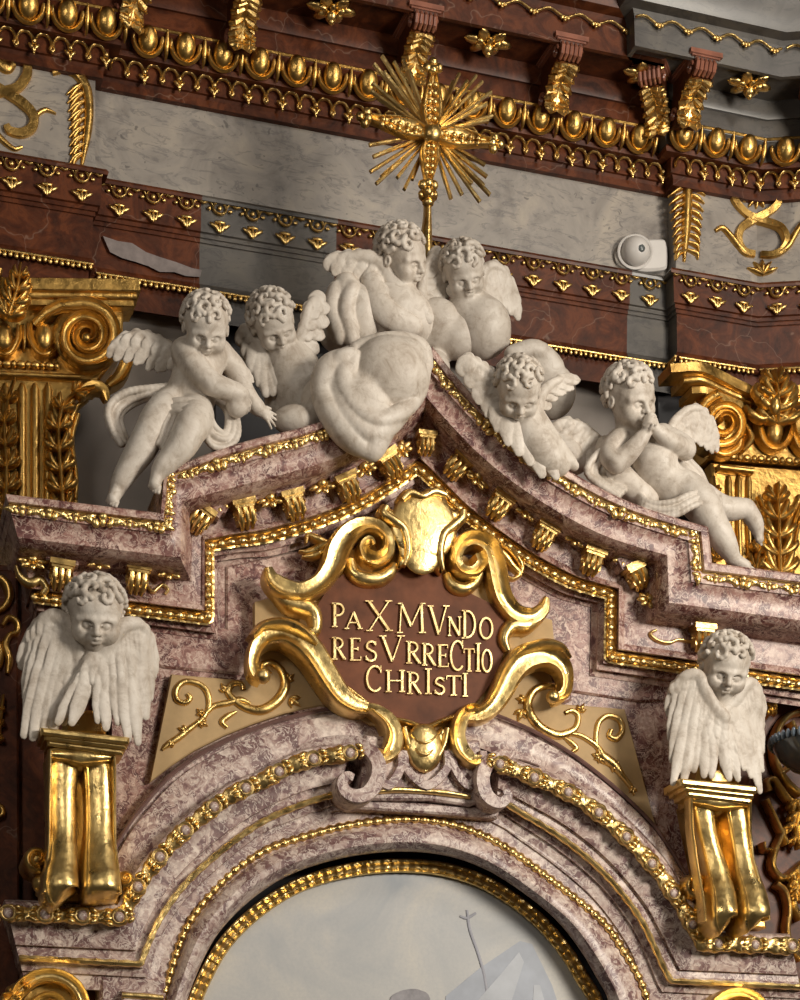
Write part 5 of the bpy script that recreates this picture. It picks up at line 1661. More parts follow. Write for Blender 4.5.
class Sculpt:
    """local frame: X right, Y up, Z towards the viewer, 1 unit = 1 cm; points come from pixel + height"""
    def __init__(s, px, py, d):
        s.d = d; s.py0 = py; s.O = at(px, py, d); s.t = (CAM - s.O).normalized()
        s.r = Vector((0, 0, 1)).cross(s.t).normalized(); s.u = s.t.cross(s.r)
        s.c = s.prims = None; s.clear()
        s.k = (CAM - s.O).length / DIST

    def clear(s): s.prims = []

    def L(s, p):
        r = ray(p[0], p[1]); h = (p[2] if len(p) > 2 else 0) + .36 * max(0.0, s.py0 - p[1])
        w = at(p[0], p[1], s.d)
        q = w - r.normalized() * (h * .01) - s.O
        return np.array((q.dot(s.r), q.dot(s.u), q.dot(s.t))) * 100

    # ---- primitives in pixel space
    def rc(s, a, b, r1, r2, k=2.0, n=None, flat=1.0, sub=False):
        s.rcl(s.L(a), s.L(b), r1, r2, k, n, flat, sub)

    def rcl(s, a, b, r1, r2, k=2.0, n=None, flat=1.0, sub=False):
        s.prims.append(('rc', np.array(a, float), np.array(b, float), r1, r2, k, nrm(n) if n is not None else None, flat, sub))

    def el(s, c, r, k=2.0, R=None, sub=False):
        s.ell_(s.L(c), r, k, R, sub)

    def ell_(s, c, r, k=2.0, R=None, sub=False):
        s.prims.append(('el', np.array(c, float), np.array(r, float), R, k, sub))

    def chain(s, pts, k=2.0, n=None, flat=1.0, m=4, ki=None):
        """pts: (px,py,h,r) smooth chain"""
        P = cat(pts, m) if len(pts) > 2 else [np.array(p, float) for p in pts]
        for a, b in zip(P[:-1], P[1:]):
            s.rc(a[:3], b[:3], a[3], b[3], k if ki is None else ki, n, flat)

    def chainl(s, pts, k=2.0, n=None, flat=1.0, m=4):
        P = cat(pts, m) if len(pts) > 2 else [np.array(p, float) for p in pts]
        for a, b in zip(P[:-1], P[1:]): s.rcl(a[:3], b[:3], a[3], b[3], k, n, flat)

    def mesh(s, name, mat, parent, vox=.8):
        lo = []; hi = []
        for p in s.prims:
            if p[0] == 'rc':
                R = max(p[3], p[4]); lo.append(np.minimum(p[1], p[2]) - R); hi.append(np.maximum(p[1], p[2]) + R)
            else:
                R = p[2].max(); lo.append(p[1] - R); hi.append(p[1] + R)
        lo0 = np.min(lo, 0) - 4 * vox; hi0 = np.max(hi, 0) + 4 * vox
        shp = np.ceil((hi0 - lo0) / vox).astype(int) + 1
        f = np.full(shp, 8.0, np.float32)
        ax = [(lo0[i] + vox * np.arange(shp[i])).astype(np.float32) for i in range(3)]
        for p, l, h in zip(s.prims, lo, hi):
            k = p[5] if p[0] == 'rc' else p[4]
            sub = p[-1]
            pad = k + 3 * vox
            a = np.maximum(np.floor((l - pad - lo0) / vox).astype(int), 0); b = np.minimum(np.ceil((h + pad - lo0) / vox).astype(int) + 1, shp)
            sl = tuple(slice(a[i], b[i]) for i in range(3))
            X = ax[0][sl[0]][:, None, None]; Y = ax[1][sl[1]][None, :, None]; Z = ax[2][sl[2]][None, None, :]
            if p[0] == 'rc':
                A, B, r1, r2, _, n, flat = p[1:8]
                if n is not None:
                    # squash along n: stretch space so the section becomes an ellipse
                    def st(x, y, z):
                        q = x * n[0] + y * n[1] + z * n[2]; g = (1 / flat - 1) * q
                        return x + g * n[0], y + g * n[1], z + g * n[2]
                    px, py, pz = st(X - A[0], Y - A[1], Z - A[2]); bx, by, bz = st(*(B - A))
                else:
                    px, py, pz = X - A[0], Y - A[1], Z - A[2]; bx, by, bz = B - A
                L2 = bx * bx + by * by + bz * bz + 1e-6
                t = np.clip((px * bx + py * by + pz * bz) / L2, 0, 1)
                d = np.sqrt((px - t * bx) ** 2 + (py - t * by) ** 2 + (pz - t * bz) ** 2) - (r1 + (r2 - r1) * t)
                if n is not None: d = d * (.55 + .45 * flat)
            else:
                C, r, R = p[1:4]
                px, py, pz = X - C[0], Y - C[1], Z - C[2]
                if R is not None:
                    R = np.array(R)
                    px, py, pz = (px * R[0, 0] + py * R[1, 0] + pz * R[2, 0]), (px * R[0, 1] + py * R[1, 1] + pz * R[2, 1]), (px * R[0, 2] + py * R[1, 2] + pz * R[2, 2])
                k0 = np.sqrt((px / r[0]) ** 2 + (py / r[1]) ** 2 + (pz / r[2]) ** 2)
                k1 = np.sqrt((px / r[0] ** 2) ** 2 + (py / r[1] ** 2) ** 2 + (pz / r[2] ** 2) ** 2) + 1e-6
                d = k0 * (k0 - 1) / k1
                d = np.where(k0 < .02, -r.min(), d)
            g = f[sl]
            if sub:
                h_ = np.clip(.5 - .5 * (d + g) / k, 0, 1); f[sl] = g * (1 - h_) + (-d) * h_ + k * h_ * (1 - h_)
            else:
                h_ = np.clip(.5 + .5 * (g - d) / k, 0, 1); f[sl] = g * (1 - h_) + d * h_ - k * h_ * (1 - h_)
        v, q = surface_nets(f, lo0, vox)
        W = np.array(s.O)[None] + .01 * (v[:, :1] * np.array(s.r)[None] + v[:, 1:2] * np.array(s.u)[None] + v[:, 2:3] * np.array(s.t)[None])
        o0 = world_loc(parent) if parent else Vector(W.mean(0))
        W = W - np.array(o0)[None]
        me = bpy.data.meshes.new(name)
        me.vertices.add(len(W)); me.vertices.foreach_set('co', W.astype(np.float32).ravel())
        me.loops.add(q.size); me.loops.foreach_set('vertex_index', q.astype(np.int32).ravel())
        me.polygons.add(len(q)); me.polygons.foreach_set('loop_start', np.arange(0, q.size, 4, dtype=np.int32))
        me.update(calc_edges=True)
        me.polygons.foreach_set('use_smooth', np.ones(len(q), bool))
        me.materials.append(mat)
        o = bpy.data.objects.new(name, me); COL.objects.link(o)
        if parent: o.parent = parent
        else: o.location = o0
        s.clear()
        return o

    # ---- anatomy
    def frame(s, f, up):
        z = nrm(f); x = nrm(np.cross(up, z)); y = np.cross(z, x)
        return np.array([x, y, z]).T

    def head(s, c, R, f, up=(0, 1, 0), mouth=0.0):
        M = s.frame(f, up); C = s.L(c)
        P = lambda x, y, z: C + M @ (np.array((x, y, z)) * R)
        E = lambda x, y, z, r, k: s.ell_(P(x, y, z), np.array(r) * R, k * R, M)
        S_ = lambda x, y, z, r, k: s.ell_(P(x, y, z), np.array((r,) * 3 if not isinstance(r, tuple) else r) * R, k * R, M)
        cap = lambda a, b, r1, r2, k: s.rcl(P(*a), P(*b), r1 * R, r2 * R, k * R)
        E(0, .22, -.12, (.80, .80, .88), .05)            # skull
        E(0, .25, .30, (.64, .52, .50), .25)             # forehead
        E(0, -.30, .20, (.64, .58, .60), .25)            # jaw mass
        for q in (-1, 1):
            S_(q * .36, -.34, .48, .34, .18)             # cheeks
            cap((q * .12, .05, .80), (q * .52, .04, .62), .10, .08, .16)   # brow
        S_(0, -.74, .50, .20, .16)                       # chin
        S_(0, -.66, .25, .30, .2)
        for q in (-1, 1):                                # eye sockets and lids
            s.ell_(P(q * .29, -.11, .86), np.array((.21, .14, .20)) * R, .08 * R, M, True)
            S_(q * .28, -.125, .625, .165, .03)
            cap((q * .13, -.085, .775), (q * .44, -.09, .67), .035, .03, .03)
            cap((q * .15, -.20, .765), (q * .42, -.20, .67), .03, .03, .03)
        cap((0, .02, .80), (0, -.26, .98), .075, .105, .10)   # nose
        for q in (-1, 1): S_(q * .10, -.30, .89, .075, .05)
        for q in (-1, 1): s.ell_(P(q * .05, -.375, .93), np.array((.035,) * 3) * R, .03 * R, M, True)
        E(0, -.48, .76, (.22, .15, .14), .10)            # muzzle
        cap((-.15, -.475, .83), (0, -.455, .90), .045, .06, .03); cap((.15, -.475, .83), (0, -.455, .90), .045, .06, .03)
        s.rcl(P(-.16, -.525, .92), P(.16, -.525, .92), (.022 + mouth) * R, (.022 + mouth) * R, .03 * R, None, 1.0, True)
        cap((-.10, -.575, .84), (.10, -.575, .84), .06, .06, .04)
        for q in (-1, 1):                                # ears
            s.ell_(P(q * .80, -.10, -.08), np.array((.09, .22, .15)) * R, .05 * R, M)
            s.ell_(P(q * .88, -.08, -.03), np.array((.06, .11, .07)) * R, .04 * R, M, True)
        return P, M

    def hair(s, P, M, R, seed=1, n=46, front=.50, size=.27, side=-.30):
        rg = random.Random(seed)
        s.ell_(P(0, .26, -.16), np.array((.83, .82, .88)) * R, .04 * R, M)
        # keep the face free
        s.ell_(P(0, -.22, .62), np.array((.66, .80, .80)) * R, .06 * R, M, True)
        s.ell_(P(0, -.95, .1), np.array((.9, .62, .9)) * R, .06 * R, M, True)
        for i in range(n):
            y = 1 - 2 * (i + .5) / n; a = i * 2.39996; rr_ = sqrt(max(0, 1 - y * y))
            x, z = rr_ * cos(a), rr_ * sin(a)
            if y < side and z > -.5: continue
            if z > .12 and y < front - .25 * abs(x) : continue
            if y < -.62: continue
            p = np.array((x * .83, .26 + y * .82, -.14 + z * .88)); nn = nrm((x, y, z))
            t1 = nrm(np.cross(nn, (0.3, .2, .9))); t2 = np.cross(nn, t1)
            sg = size * rg.uniform(.8, 1.25); a0 = rg.uniform(0, 6.28); dr = rg.choice((-1, 1))
            pts = []
            for q in range(7):
                b = a0 + dr * q * .85; r_ = sg * (1 - .12 * q)
                w = p + (t1 * cos(b) + t2 * sin(b)) * r_ + nn * (.02 + .016 * q)
                pts.append((*(P(*w)), R * (.105 - .007 * q)))
            for u, v in zip(pts[:-1], pts[1:]): s.rcl(u[:3], v[:3], u[3], v[3], .035 * R)

    def feather(s, a, b, w, n=(0, 0, 1), flat=.30, k=.5, bend=0.0, tilt=.42):
        w = w * 1.12
        A = s.L(a); B = s.L(b); d = B - A; L = np.linalg.norm(d); t = d / (L + 1e-9); sd = np.cross(nrm(n), t); n = nrm(nrm(n) + tilt * sd)
        m1 = A + d * .4 + sd * bend * L; m2 = A + d * .75 + sd * bend * .8 * L
        s.rcl(A, m1, w * .62, w, k, n, flat); s.rcl(m1, m2, w, w * .92, .3, n, flat); s.rcl(m2, B, w * .92, w * .50, .3, n, flat)
        # quill
        nn = nrm(n)
        s.rcl(A + nn * w * flat * .75, m1 + nn * w * flat * .95, .5, .6, .4); s.rcl(m1 + nn * w * flat * .95, B + nn * w * flat * .35, .6, .35, .4)

    def wing(s, lead, tips, w=5, n=(0, 0, 1), cover=2, lead_r=4.0, bend=0.0, base=True, fan=None):
        """lead: (px,py,h) leading edge from the shoulder out; tips: (px,py,h) from the root feather to the outermost"""
        Ld = resample3(cat([np.array(p, float) for p in lead], 6), len(tips) * 1)
        N = len(tips)
        if base:
            for i in range(N):
                a = Ld[i]; b = np.array(tips[i], float); m = a + (b - a) * .55
                s.rc((a[0], a[1], a[2] - 1.2), (m[0], m[1], m[2] - 1.2), w * .9, w * 1.1, 1.5, n, .28)
        for i in range(N):
            a = Ld[i]; b = np.array(tips[i], float)
            s.feather(a + (b - a) * .15 + np.array((0, 0, .12 * (i % 2))), b, w * (1.0 if i % 2 else .92), n, .26, .45, bend)
        for c in range(cover):
            u0 = .02; u1 = .66 - .24 * c
            for i in range(N - (0 if c % 2 == 0 else 1)):
                o = 0 if c % 2 == 0 else .5
                j = min(i + o, N - 1); j0 = int(j); fr = j - j0; j1 = min(j0 + 1, N - 1)
                a = Ld[j0] * (1 - fr) + Ld[j1] * fr; b = np.array(tips[j0], float) * (1 - fr) + np.array(tips[j1], float) * fr
                hz = np.array((0, 0, 1.5 + 1.4 * c))
                s.feather(a + (b - a) * u0 + hz * .6, a + (b - a) * u1 * (1 + .06 * ((i * 7) % 3 - 1)) + hz, w * .80, n, .28, .45, bend)
        P = cat([(*p, 0) for p in lead], 5); M_ = len(P)
        for i in range(M_ - 1):
            u = i / M_; r1 = lead_r * (1 - .55 * u)
            s.rc(tuple(P[i][:2]) + (P[i][2] + 1.5,), tuple(P[i + 1][:2]) + (P[i + 1][2] + 1.5,), r1, lead_r * (1 - .55 * (i + 1) / M_), 1.5, n, .7)

    def cloth(s, a, b, n=6, r=3.0, amp=2.5, k=1.2, m=5):
        """pleated cloth between two edge curves a and b of (px,py,h)"""
        A_ = resample3(cat([np.array(p, float) for p in a], 6), 22); B_ = resample3(cat([np.array(p, float) for p in b], 6), 22)
        for i in range(n):
            u = i / (n - 1); o = amp if i % 2 == 0 else -amp * .6
            prev = None
            for j, (p, q) in enumerate(zip(A_, B_)):
                c = p + (q - p) * (u + .04 * sin(j * .5 + i)) + np.array((0, 0, o))
                if prev is not None: s.rc(prev, c, r, r, k)
                prev = c
        for i in range(n - 1):
            u = (i + .5) / (n - 1); prev = None
            for p, q in zip(A_, B_):
                c = p + (q - p) * u - np.array((0, 0, r * .5))
                if prev is not None: s.rc(prev, c, r, r, k)
                prev = c

    def foot(s, ank, toe, r, up=(0, 0, 1), k=3):
        A = s.L(ank); T = s.L(toe); d = T - A; L = np.linalg.norm(d); t = d / L; n = nrm(np.array(up) - t * np.dot(up, t)); sd = np.cross(t, n)
        s.rcl(A - t * r * .25 - n * r * .35, A + t * L * .65 - n * r * .45, r * .85, r * .80, k)
        s.rcl(A, A + t * L * .6 - n * r * .2, r * .85, r * .65, k)
        for i in range(5):
            o = (i - 2) * r * .36
            ln = L * (1.0 - .05 * abs(i - .8) ** 1.5)
            rr_ = r * (.30 if i == 0 else .22)
            s.rcl(A + t * ln * .68 + sd * o - n * r * .55, A + t * ln + sd * o * 1.1 - n * r * .65, rr_, rr_ * .95, .7)

    def hand(s, wr, dr, nrm_, size, curl=.5, thumb=1, spread=.16, k=1.6):
        """wr: wrist (px,py,h); dr: direction (local); nrm_: back-of-hand normal; size: hand length"""
        W = s.L(wr); t = nrm(dr); n = nrm(np.array(nrm_) - t * np.dot(nrm_, t)); sd = np.cross(n, t)
        pl_ = size * .46
        s.rcl(W, W + t * pl_ * .6, size * .17, size * .20, k); 
        for o in (-1, 0, 1): s.rcl(W + t * pl_ * .25 + sd * o * size * .10, W + t * pl_ + sd * o * size * .15, size * .13, size * .115, k)
        for i, (o, ln) in enumerate(((-1.5, .46), (-.5, .54), (.5, .52), (1.5, .40))):
            b = W + t * pl_ * .95 + sd * o * size * .115; a = 0
            dd = nrm(t + sd * o * spread * .5); p = b; L3 = size * ln / 3
            for q in range(3):
                a += curl * (.55 if q == 0 else .75)
                d2 = dd * cos(a) - n * sin(a); e = p + d2 * L3 * (1.15 - .15 * q)
                rr_ = size * (.072 - .008 * q); s.rcl(p, e, rr_, rr_ * .93, .35); p = e
        b = W + t * pl_ * .25 + sd * thumb * size * .17; d2 = nrm(t * .75 + sd * thumb * .7 - n * .25)
        e = b + d2 * size * .20; s.rcl(b, e, size * .09, size * .075, .8)
        d3 = nrm(d2 + t * .5 - n * curl * .4); s.rcl(e, e + d3 * size * .17, size * .075, size * .06, .35)


def resample3(P, n):
    P = np.array(P, float); L = np.concatenate([[0], np.cumsum(np.linalg.norm(np.diff(P, axis=0), axis=1))])
    return [np.array([np.interp(v, L, P[:, k]) for k in range(P.shape[1])]) for v in np.linspace(0, L[-1], n)]
# ================================================================== STUCCO FIGURES
VOX = .8

# ---------------------------------------------------------------- left seated putto
A = Sculpt(195, 400, .68)
T = thing('putto_statue', at(190, 455, .55), 'white putto seated at far left of the gable with both legs dangling, head bowed', 'statue')
P, M = A.head((206, 327, 13), 25, (.10, -.42, .90), (.04, 1, 0))
A.rc((206, 335, 0), (203, 348, 0), 11, 13, 5)
A.el((200, 358, 2), (25, 20, 17), 6)
A.el((196, 380, 8), (23, 22, 20), 8)
A.el((186, 402, 4), (26, 19, 20), 8)
A.rc((182, 350, 4), (221, 350, 0), 10, 9, 6)
A.el((202, 386, 28), (2.0, 2.4, 5), 1.5, None, True)
# legs
A.chain([(172, 404, 8, 15), (160, 418, 20, 15), (149, 434, 28, 12.5)], 5); A.chain([(149, 435, 28, 12.5), (140, 451, 26, 12), (127, 471, 22, 9.2), (118, 487, 18, 6.8)], 4)
A.foot((117, 490, 18), (110, 501, 30), 6.5, (0, 1, .5))
A.chain([(195, 410, 14, 15), (195, 420, 30, 15.5), (190, 429, 45, 13.5)], 5); A.chain([(190, 430, 45, 13.5), (182, 445, 45, 12), (170, 459, 43, 9.2), (160, 470, 42, 7)], 4)
A.foot((158, 472, 42), (152, 489, 46), 6.5, (-.3, .1, 1))
# arm across the body
A.chain([(184, 352, 8, 10.5), (194, 366, 22, 10), (212, 384, 32, 9.5)], 4); A.chain([(212, 384, 32, 9.5), (228, 390, 34, 8.5), (242, 394, 32, 7)], 3)
A.el((237, 406, 28), (10, 10.5, 9), 4)
A.hand((243, 396, 30), (.35, -1, .1), (.6, .2, 1), 20, .75, 1)
# far arm
A.chain([(220, 352, -2, 9.5), (236, 370, 0, 9), (244, 390, 10, 8)], 4); A.chain([(244, 390, 12, 8), (252, 402, 14, 7), (260, 410, 14, 5.8)], 3)
A.hand((259, 409, 14), (1, -.62, 0), (.3, .5, 1), 22, .25, 1, .5)
A.mesh('body', M_STUC, T, VOX)
A.hair(P, M, 25, 3); A.mesh('hair', M_STUC, T, VOX)
A.wing([(188, 354, -8), (172, 348, -10), (156, 339, -12), (140, 334, -14), (126, 337, -16)], [(170, 367, -6), (158, 369, -8), (148, 368, -9), (136, 362, -10), (126, 360, -11), (116, 358, -12), (109, 355, -13)], 6.2, (0, .1, 1), 2, 5)
A.mesh('wing', M_STUC, T, VOX)
A.wing([(214, 352, -14), (226, 356, -14), (238, 364, -14)], [(224, 374, -10), (234, 378, -10), (244, 381, -10), (252, 381, -11)], 4.6, (0, .2, 1), 1, 4)
A.mesh('wing', M_STUC, T, VOX)
A.cloth([(172, 386, 4), (150, 388, 2), (128, 392, 0), (112, 402, 0), (107, 414, 2), (112, 430, 6), (121, 444, 8)], [(164, 398, 8), (150, 398, 2), (136, 402, -4), (124, 410, -6), (120, 420, -6), (123, 432, -2), (126, 442, 4)], 4, 3.2, 2.0)
A.cloth([(164, 402, 22), (180, 400, 32), (196, 402, 38), (208, 410, 38), (213, 426, 30)], [(168, 416, 32), (180, 412, 42), (194, 413, 48), (204, 421, 46), (206, 436, 34)], 5, 2.6, 1.6)
A.cloth([(170, 412, 32), (164, 426, 36), (158, 444, 36)], [(180, 414, 38), (174, 430, 40), (166, 450, 38)], 4, 2.6, 2.0)
A.cloth([(208, 414, 36), (216, 428, 28), (224, 434, 22), (228, 426, 16), (226, 410, 8), (214, 398, 4)], [(203, 434, 32), (212, 446, 26), (228, 446, 22), (238, 434, 18), (236, 414, 10), (226, 396, 4)], 5, 3.0, 2.2)
A.mesh('drapery', M_STUC, T, VOX)

# ---------------------------------------------------------------- right putto with clasped hands
F_ = Sculpt(655, 455, .60)
T = thing('putto_statue', at(670, 520, .55), 'white putto reclining at right of the gable with hands clasped under the chin', 'statue')
P, M = F_.head((630, 398, 10), 28, (.66, -.20, .72), (.06, 1, .10))
F_.rc((626, 410, 0), (630, 430, 0), 12, 14, 5)
F_.el((642, 444, 4), (26, 20, 17), 6, np.array([[.88, .47, 0], [-.47, .88, 0], [0, 0, 1]]))
F_.el((655, 466, 10), (23, 25, 20), 8)
F_.el((674, 488, 8), (24, 20, 19), 8)
F_.el((659, 478, 31), (2.2, 2.6, 6), 1.5, None, True)
F_.rc((620, 440, 6), (662, 434, 0), 10, 10, 6)
F_.chain([(618, 440, 8, 10.5), (610, 454, 16, 10), (617, 463, 24, 9.5)], 4); F_.chain([(617, 463, 24, 9.5), (630, 452, 30, 8.5), (645, 434, 34, 6.2)], 3)
F_.chain([(664, 436, 2, 10), (680, 444, 12, 9.5), (686, 450, 20, 9)], 4); F_.chain([(686, 450, 20, 9), (672, 442, 28, 8), (657, 431, 34, 6.2)], 3)
# clasped hands: two palms and interlaced fingers
F_.hand((646, 433, 35), (.10, 1, .15), (-1, 0, .6), 21, .62, -1, .05)
F_.hand((656, 431, 35), (-.22, 1, .15), (1, 0, .6), 21, .62, 1, .05)
for i in range(4):
    F_.chain([(644 + i * .6, 425 - i * 2.6, 38 - i, 2.0), (650 + i * .4, 422 - i * 2.4, 42 - i, 2.1), (655, 424 - i * 2.4, 40 - i, 1.9)], .5)
# near leg
F_.chain([(688, 490, 14, 17), (702, 506, 26, 16), (713, 523, 28, 12.5)], 5); F_.chain([(713, 523, 28, 12.5), (722, 538, 26, 11.5), (732, 555, 22, 7.2)], 4)
F_.foot((733, 557, 22), (755, 568, 26), 6.5, (.3, .8, .4))
F_.chain([(696, 492, -2, 13), (722, 508, 0, 11), (746, 508, 0, 8.5)], 5); F_.chain([(746, 508, 0, 8.5), (754, 520, -4, 7.5), (758, 530, -6, 5.5)], 3)
F_.foot((758, 530, -6), (763, 543, -4), 5, (.8, .2, .3))
F_.mesh('body', M_STUC, T, VOX)
F_.hair(P, M, 28, 8); F_.mesh('hair', M_STUC, T, VOX)
F_.wing([(668, 434, -10), (676, 420, -12), (688, 410, -12), (700, 409, -14), (710, 420, -15)], [(682, 442, -6), (689, 440, -7), (695, 440, -8), (701, 444, -9), (707, 448, -10), (712, 451, -11), (717, 450, -12)], 5.6, (.1, 0, 1), 2, 5)
F_.mesh('wing', M_STUC, T, VOX)
F_.wing([(604, 446, -16), (594, 436, -18), (582, 426, -18), (568, 421, -18)], [(598, 466, -14), (588, 466, -14), (577, 460, -14), (567, 450, -14), (558, 440, -14), (551, 430, -15)], 5.6, (-.1, 0, 1), 2, 5)
F_.mesh('wing', M_STUC, T, VOX)
F_.cloth([(622, 438, 14), (606, 446, 12), (594, 458, 10), (587, 472, 10), (598, 484, 12), (618, 496, 16)], [(622, 448, 16), (612, 454, 10), (604, 466, 4), (602, 474, 2), (608, 482, 6), (624, 490, 14)], 5, 3.2, 2.2)
F_.chain([(606, 446, -6, 10), (612, 470, -4, 14), (632, 488, 2, 12), (650, 500, 6, 9)], 4)
F_.cloth([(638, 492, 8), (645, 500, 20), (656, 504, 28), (674, 502, 36), (690, 494, 38), (706, 490, 34), (718, 494, 24)], [(638, 498, 8), (645, 510, 22), (660, 516, 28), (678, 514, 36), (694, 506, 40), (708, 502, 38), (720, 504, 26)], 5, 3.0, 2.0)
F_.cloth([(686, 456, -4), (698, 470, -4), (706, 484, -2), (714, 496, 4)], [(676, 462, 0), (686, 474, 2), (696, 488, 6), (706, 498, 10)], 4, 3.0, 2.0)
F_.mesh('drapery', M_STUC, T, VOX)

# ---------------------------------------------------------------- cherub left of centre
B = Sculpt(285, 355, .45)
T = thing('cherub_statue', at(290, 430, .4), 'white cherub left of the big cloud swirl, head bent down between two raised wings', 'statue')
P, M = B.head((273, 323, 16), 25, (.36, -.46, .82), (-.28, 1, 0))
B.rc((276, 332, 0), (282, 350, 0), 12, 16, 5)
B.chain([(283, 350, 0, 19), (292, 370, 4, 24), (300, 392, 4, 26), (306, 412, 2, 24)], 6)
B.chain([(276, 352, -10, 9), (276, 376, -14, 11), (280, 402, -8, 13), (286, 420, 0, 12)], 5)
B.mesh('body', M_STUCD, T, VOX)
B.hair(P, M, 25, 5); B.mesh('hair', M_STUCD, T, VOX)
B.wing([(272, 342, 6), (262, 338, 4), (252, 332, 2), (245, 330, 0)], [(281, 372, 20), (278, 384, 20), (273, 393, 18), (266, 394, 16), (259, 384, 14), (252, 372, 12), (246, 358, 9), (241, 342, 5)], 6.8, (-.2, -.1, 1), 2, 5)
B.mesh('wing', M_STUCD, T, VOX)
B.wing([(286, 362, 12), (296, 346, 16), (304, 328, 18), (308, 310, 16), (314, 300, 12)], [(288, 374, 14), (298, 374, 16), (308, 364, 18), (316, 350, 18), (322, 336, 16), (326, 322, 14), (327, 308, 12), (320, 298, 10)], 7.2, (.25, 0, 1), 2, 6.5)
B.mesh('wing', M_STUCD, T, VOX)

# ---------------------------------------------------------------- big cloud swirl over the gable front
C1 = Sculpt(375, 395, .92)
T = props(bpy.data.objects.new('cloud', None), 'big smooth white cloud swirl spilling over the gable front, tapering downward', 'cloud'); COL.objects.link(T); T.location = at(372, 456, .9)
T.name = 'stucco_cloud'
C1.el((388, 378, 2), (38, 37, 30), 3)
C1.el((402, 358, -4), (24, 20, 22), 3)
C1.chain([(345, 362, -4, 12), (330, 372, -4, 14), (324, 392, 0, 12), (334, 416, 6, 13), (350, 436, 10, 13), (366, 450, 12, 8)], 3)
C1.chain([(352, 358, 0, 8), (344, 378, 8, 11), (352, 404, 18, 10), (374, 420, 24, 9), (398, 414, 22, 8), (416, 396, 14, 8), (424, 372, 2, 7)], 2.2)
C1.chain([(336, 384, 4, 11), (346, 412, 14, 10), (366, 432, 20, 9), (388, 428, 18, 8), (404, 412, 12, 7)], 2.2)
C1.chain([(360, 400, 2, 26), (372, 425, 6, 20), (373, 445, 10, 11), (372, 453, 11, 6)], 5)
C1.chain([(330, 370, -2, 7), (342, 358, 4, 7), (354, 356, 4, 6), (350, 372, 10, 6)], 2)
C1.chain([(356, 348, -6, 6), (380, 341, -4, 7), (404, 340, -2, 7), (422, 348, -2, 7), (427, 366, -2, 6)], 2)
C1.mesh('swirl', M_STUC, T, VOX)
C1.el((352, 385, -14), (28, 34, 20), 4)
C1.el((320, 402, -16), (18, 22, 18), 5)
C1.el((296, 420, -20), (22, 14, 16), 5)
C1.mesh('back_puff', M_STUCD, T, VOX)

# ---------------------------------------------------------------- topmost cherub
C2 = Sculpt(395, 290, .25)
T = thing('cherub_statue', at(392, 340, .2), 'topmost white cherub at the foot of the golden cross, face turned right', 'statue')
P, M = C2.head((402, 258, 8), 26.5, (.80, -.18, .58), (.02, 1, .05))
C2.rc((396, 268, 0), (394, 286, 0), 12, 17, 5)
C2.el((392, 312, 2), (36, 28, 22), 6)
C2.el((408, 322, 0), (26, 24, 19), 8)
C2.mesh('body', M_STUC, T, VOX)
C2.hair(P, M, 26.5, 12); C2.mesh('hair', M_STUC, T, VOX)
C2.wing([(392, 278, 10), (380, 262, 10), (366, 256, 8), (350, 256, 4), (338, 258, 0)], [(384, 292, 14), (374, 290, 12), (366, 286, 10), (358, 280, 6), (346, 275, 4), (335, 272, 2), (327, 266, 0)], 7.4, (-.1, .1, 1), 1, 7)
# feather scallops over the shoulder
for i in range(3):
    for j in range(4):
        x = 386 + i * 9 + j * 3; y = 288 + j * 8 + i * 4
        C2.feather((x - 6, y - 2, 20 - i * 1.0 - j), (x + 7, y + 8, 26 - i * 1.4 - j * .8), 4.6, (.2, .1, 1), .35, .4)
C2.chain([(388, 274, 14, 7), (402, 290, 20, 8), (416, 306, 21, 8), (428, 318, 18, 6)], 3, (.1, .2, 1), .6)
C2.chain([(372, 282, 14, 9), (376, 300, 19, 10), (390, 316, 22, 10), (412, 326, 20, 9)], 4, (0, .1, 1), .5)
C2.mesh('wing', M_STUC, T, VOX)
C2.wing([(428, 318, 6), (422, 296, 6), (424, 272, 4), (432, 256, 0)], [(446, 318, 4), (447, 306, 4), (449, 294, 4), (450, 280, 2), (449, 266, 0), (443, 254, -2)], 5.6, (.3, 0, 1), 2, 6)
C2.el((436, 284, -4), (14, 34, 8), 3)
C2.mesh('wing', M_STUCD, T, VOX)

# ---------------------------------------------------------------- cherub right of it
D_ = Sculpt(475, 300, .25)
T = thing('cherub_statue', at(478, 360, .2), 'white cherub right of the cross post, mouth open, one drooping wing at its right', 'statue')
P, M = D_.head((464, 272, 10), 24.5, (.24, -.34, .90), (-.14, 1, 0), .035)
D_.rc((466, 284, 0), (470, 300, 0), 11, 16, 5)
D_.el((482, 328, 2), (29, 30, 24), 6)
D_.el((464, 312, 2), (18, 20, 16), 6)
D_.chain([(476, 296, 10, 7), (492, 306, 14, 6), (504, 324, 10, 5), (506, 342, 4, 4)], 2)
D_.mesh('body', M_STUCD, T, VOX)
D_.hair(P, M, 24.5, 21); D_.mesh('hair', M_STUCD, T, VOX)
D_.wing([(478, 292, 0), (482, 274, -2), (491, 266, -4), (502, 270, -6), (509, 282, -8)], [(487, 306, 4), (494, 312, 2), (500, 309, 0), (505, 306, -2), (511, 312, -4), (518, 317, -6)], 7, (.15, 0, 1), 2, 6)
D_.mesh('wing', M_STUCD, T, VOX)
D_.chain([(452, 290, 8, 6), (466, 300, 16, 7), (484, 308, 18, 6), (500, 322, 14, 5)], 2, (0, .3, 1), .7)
D_.mesh('wing', M_STUCD, T, VOX)

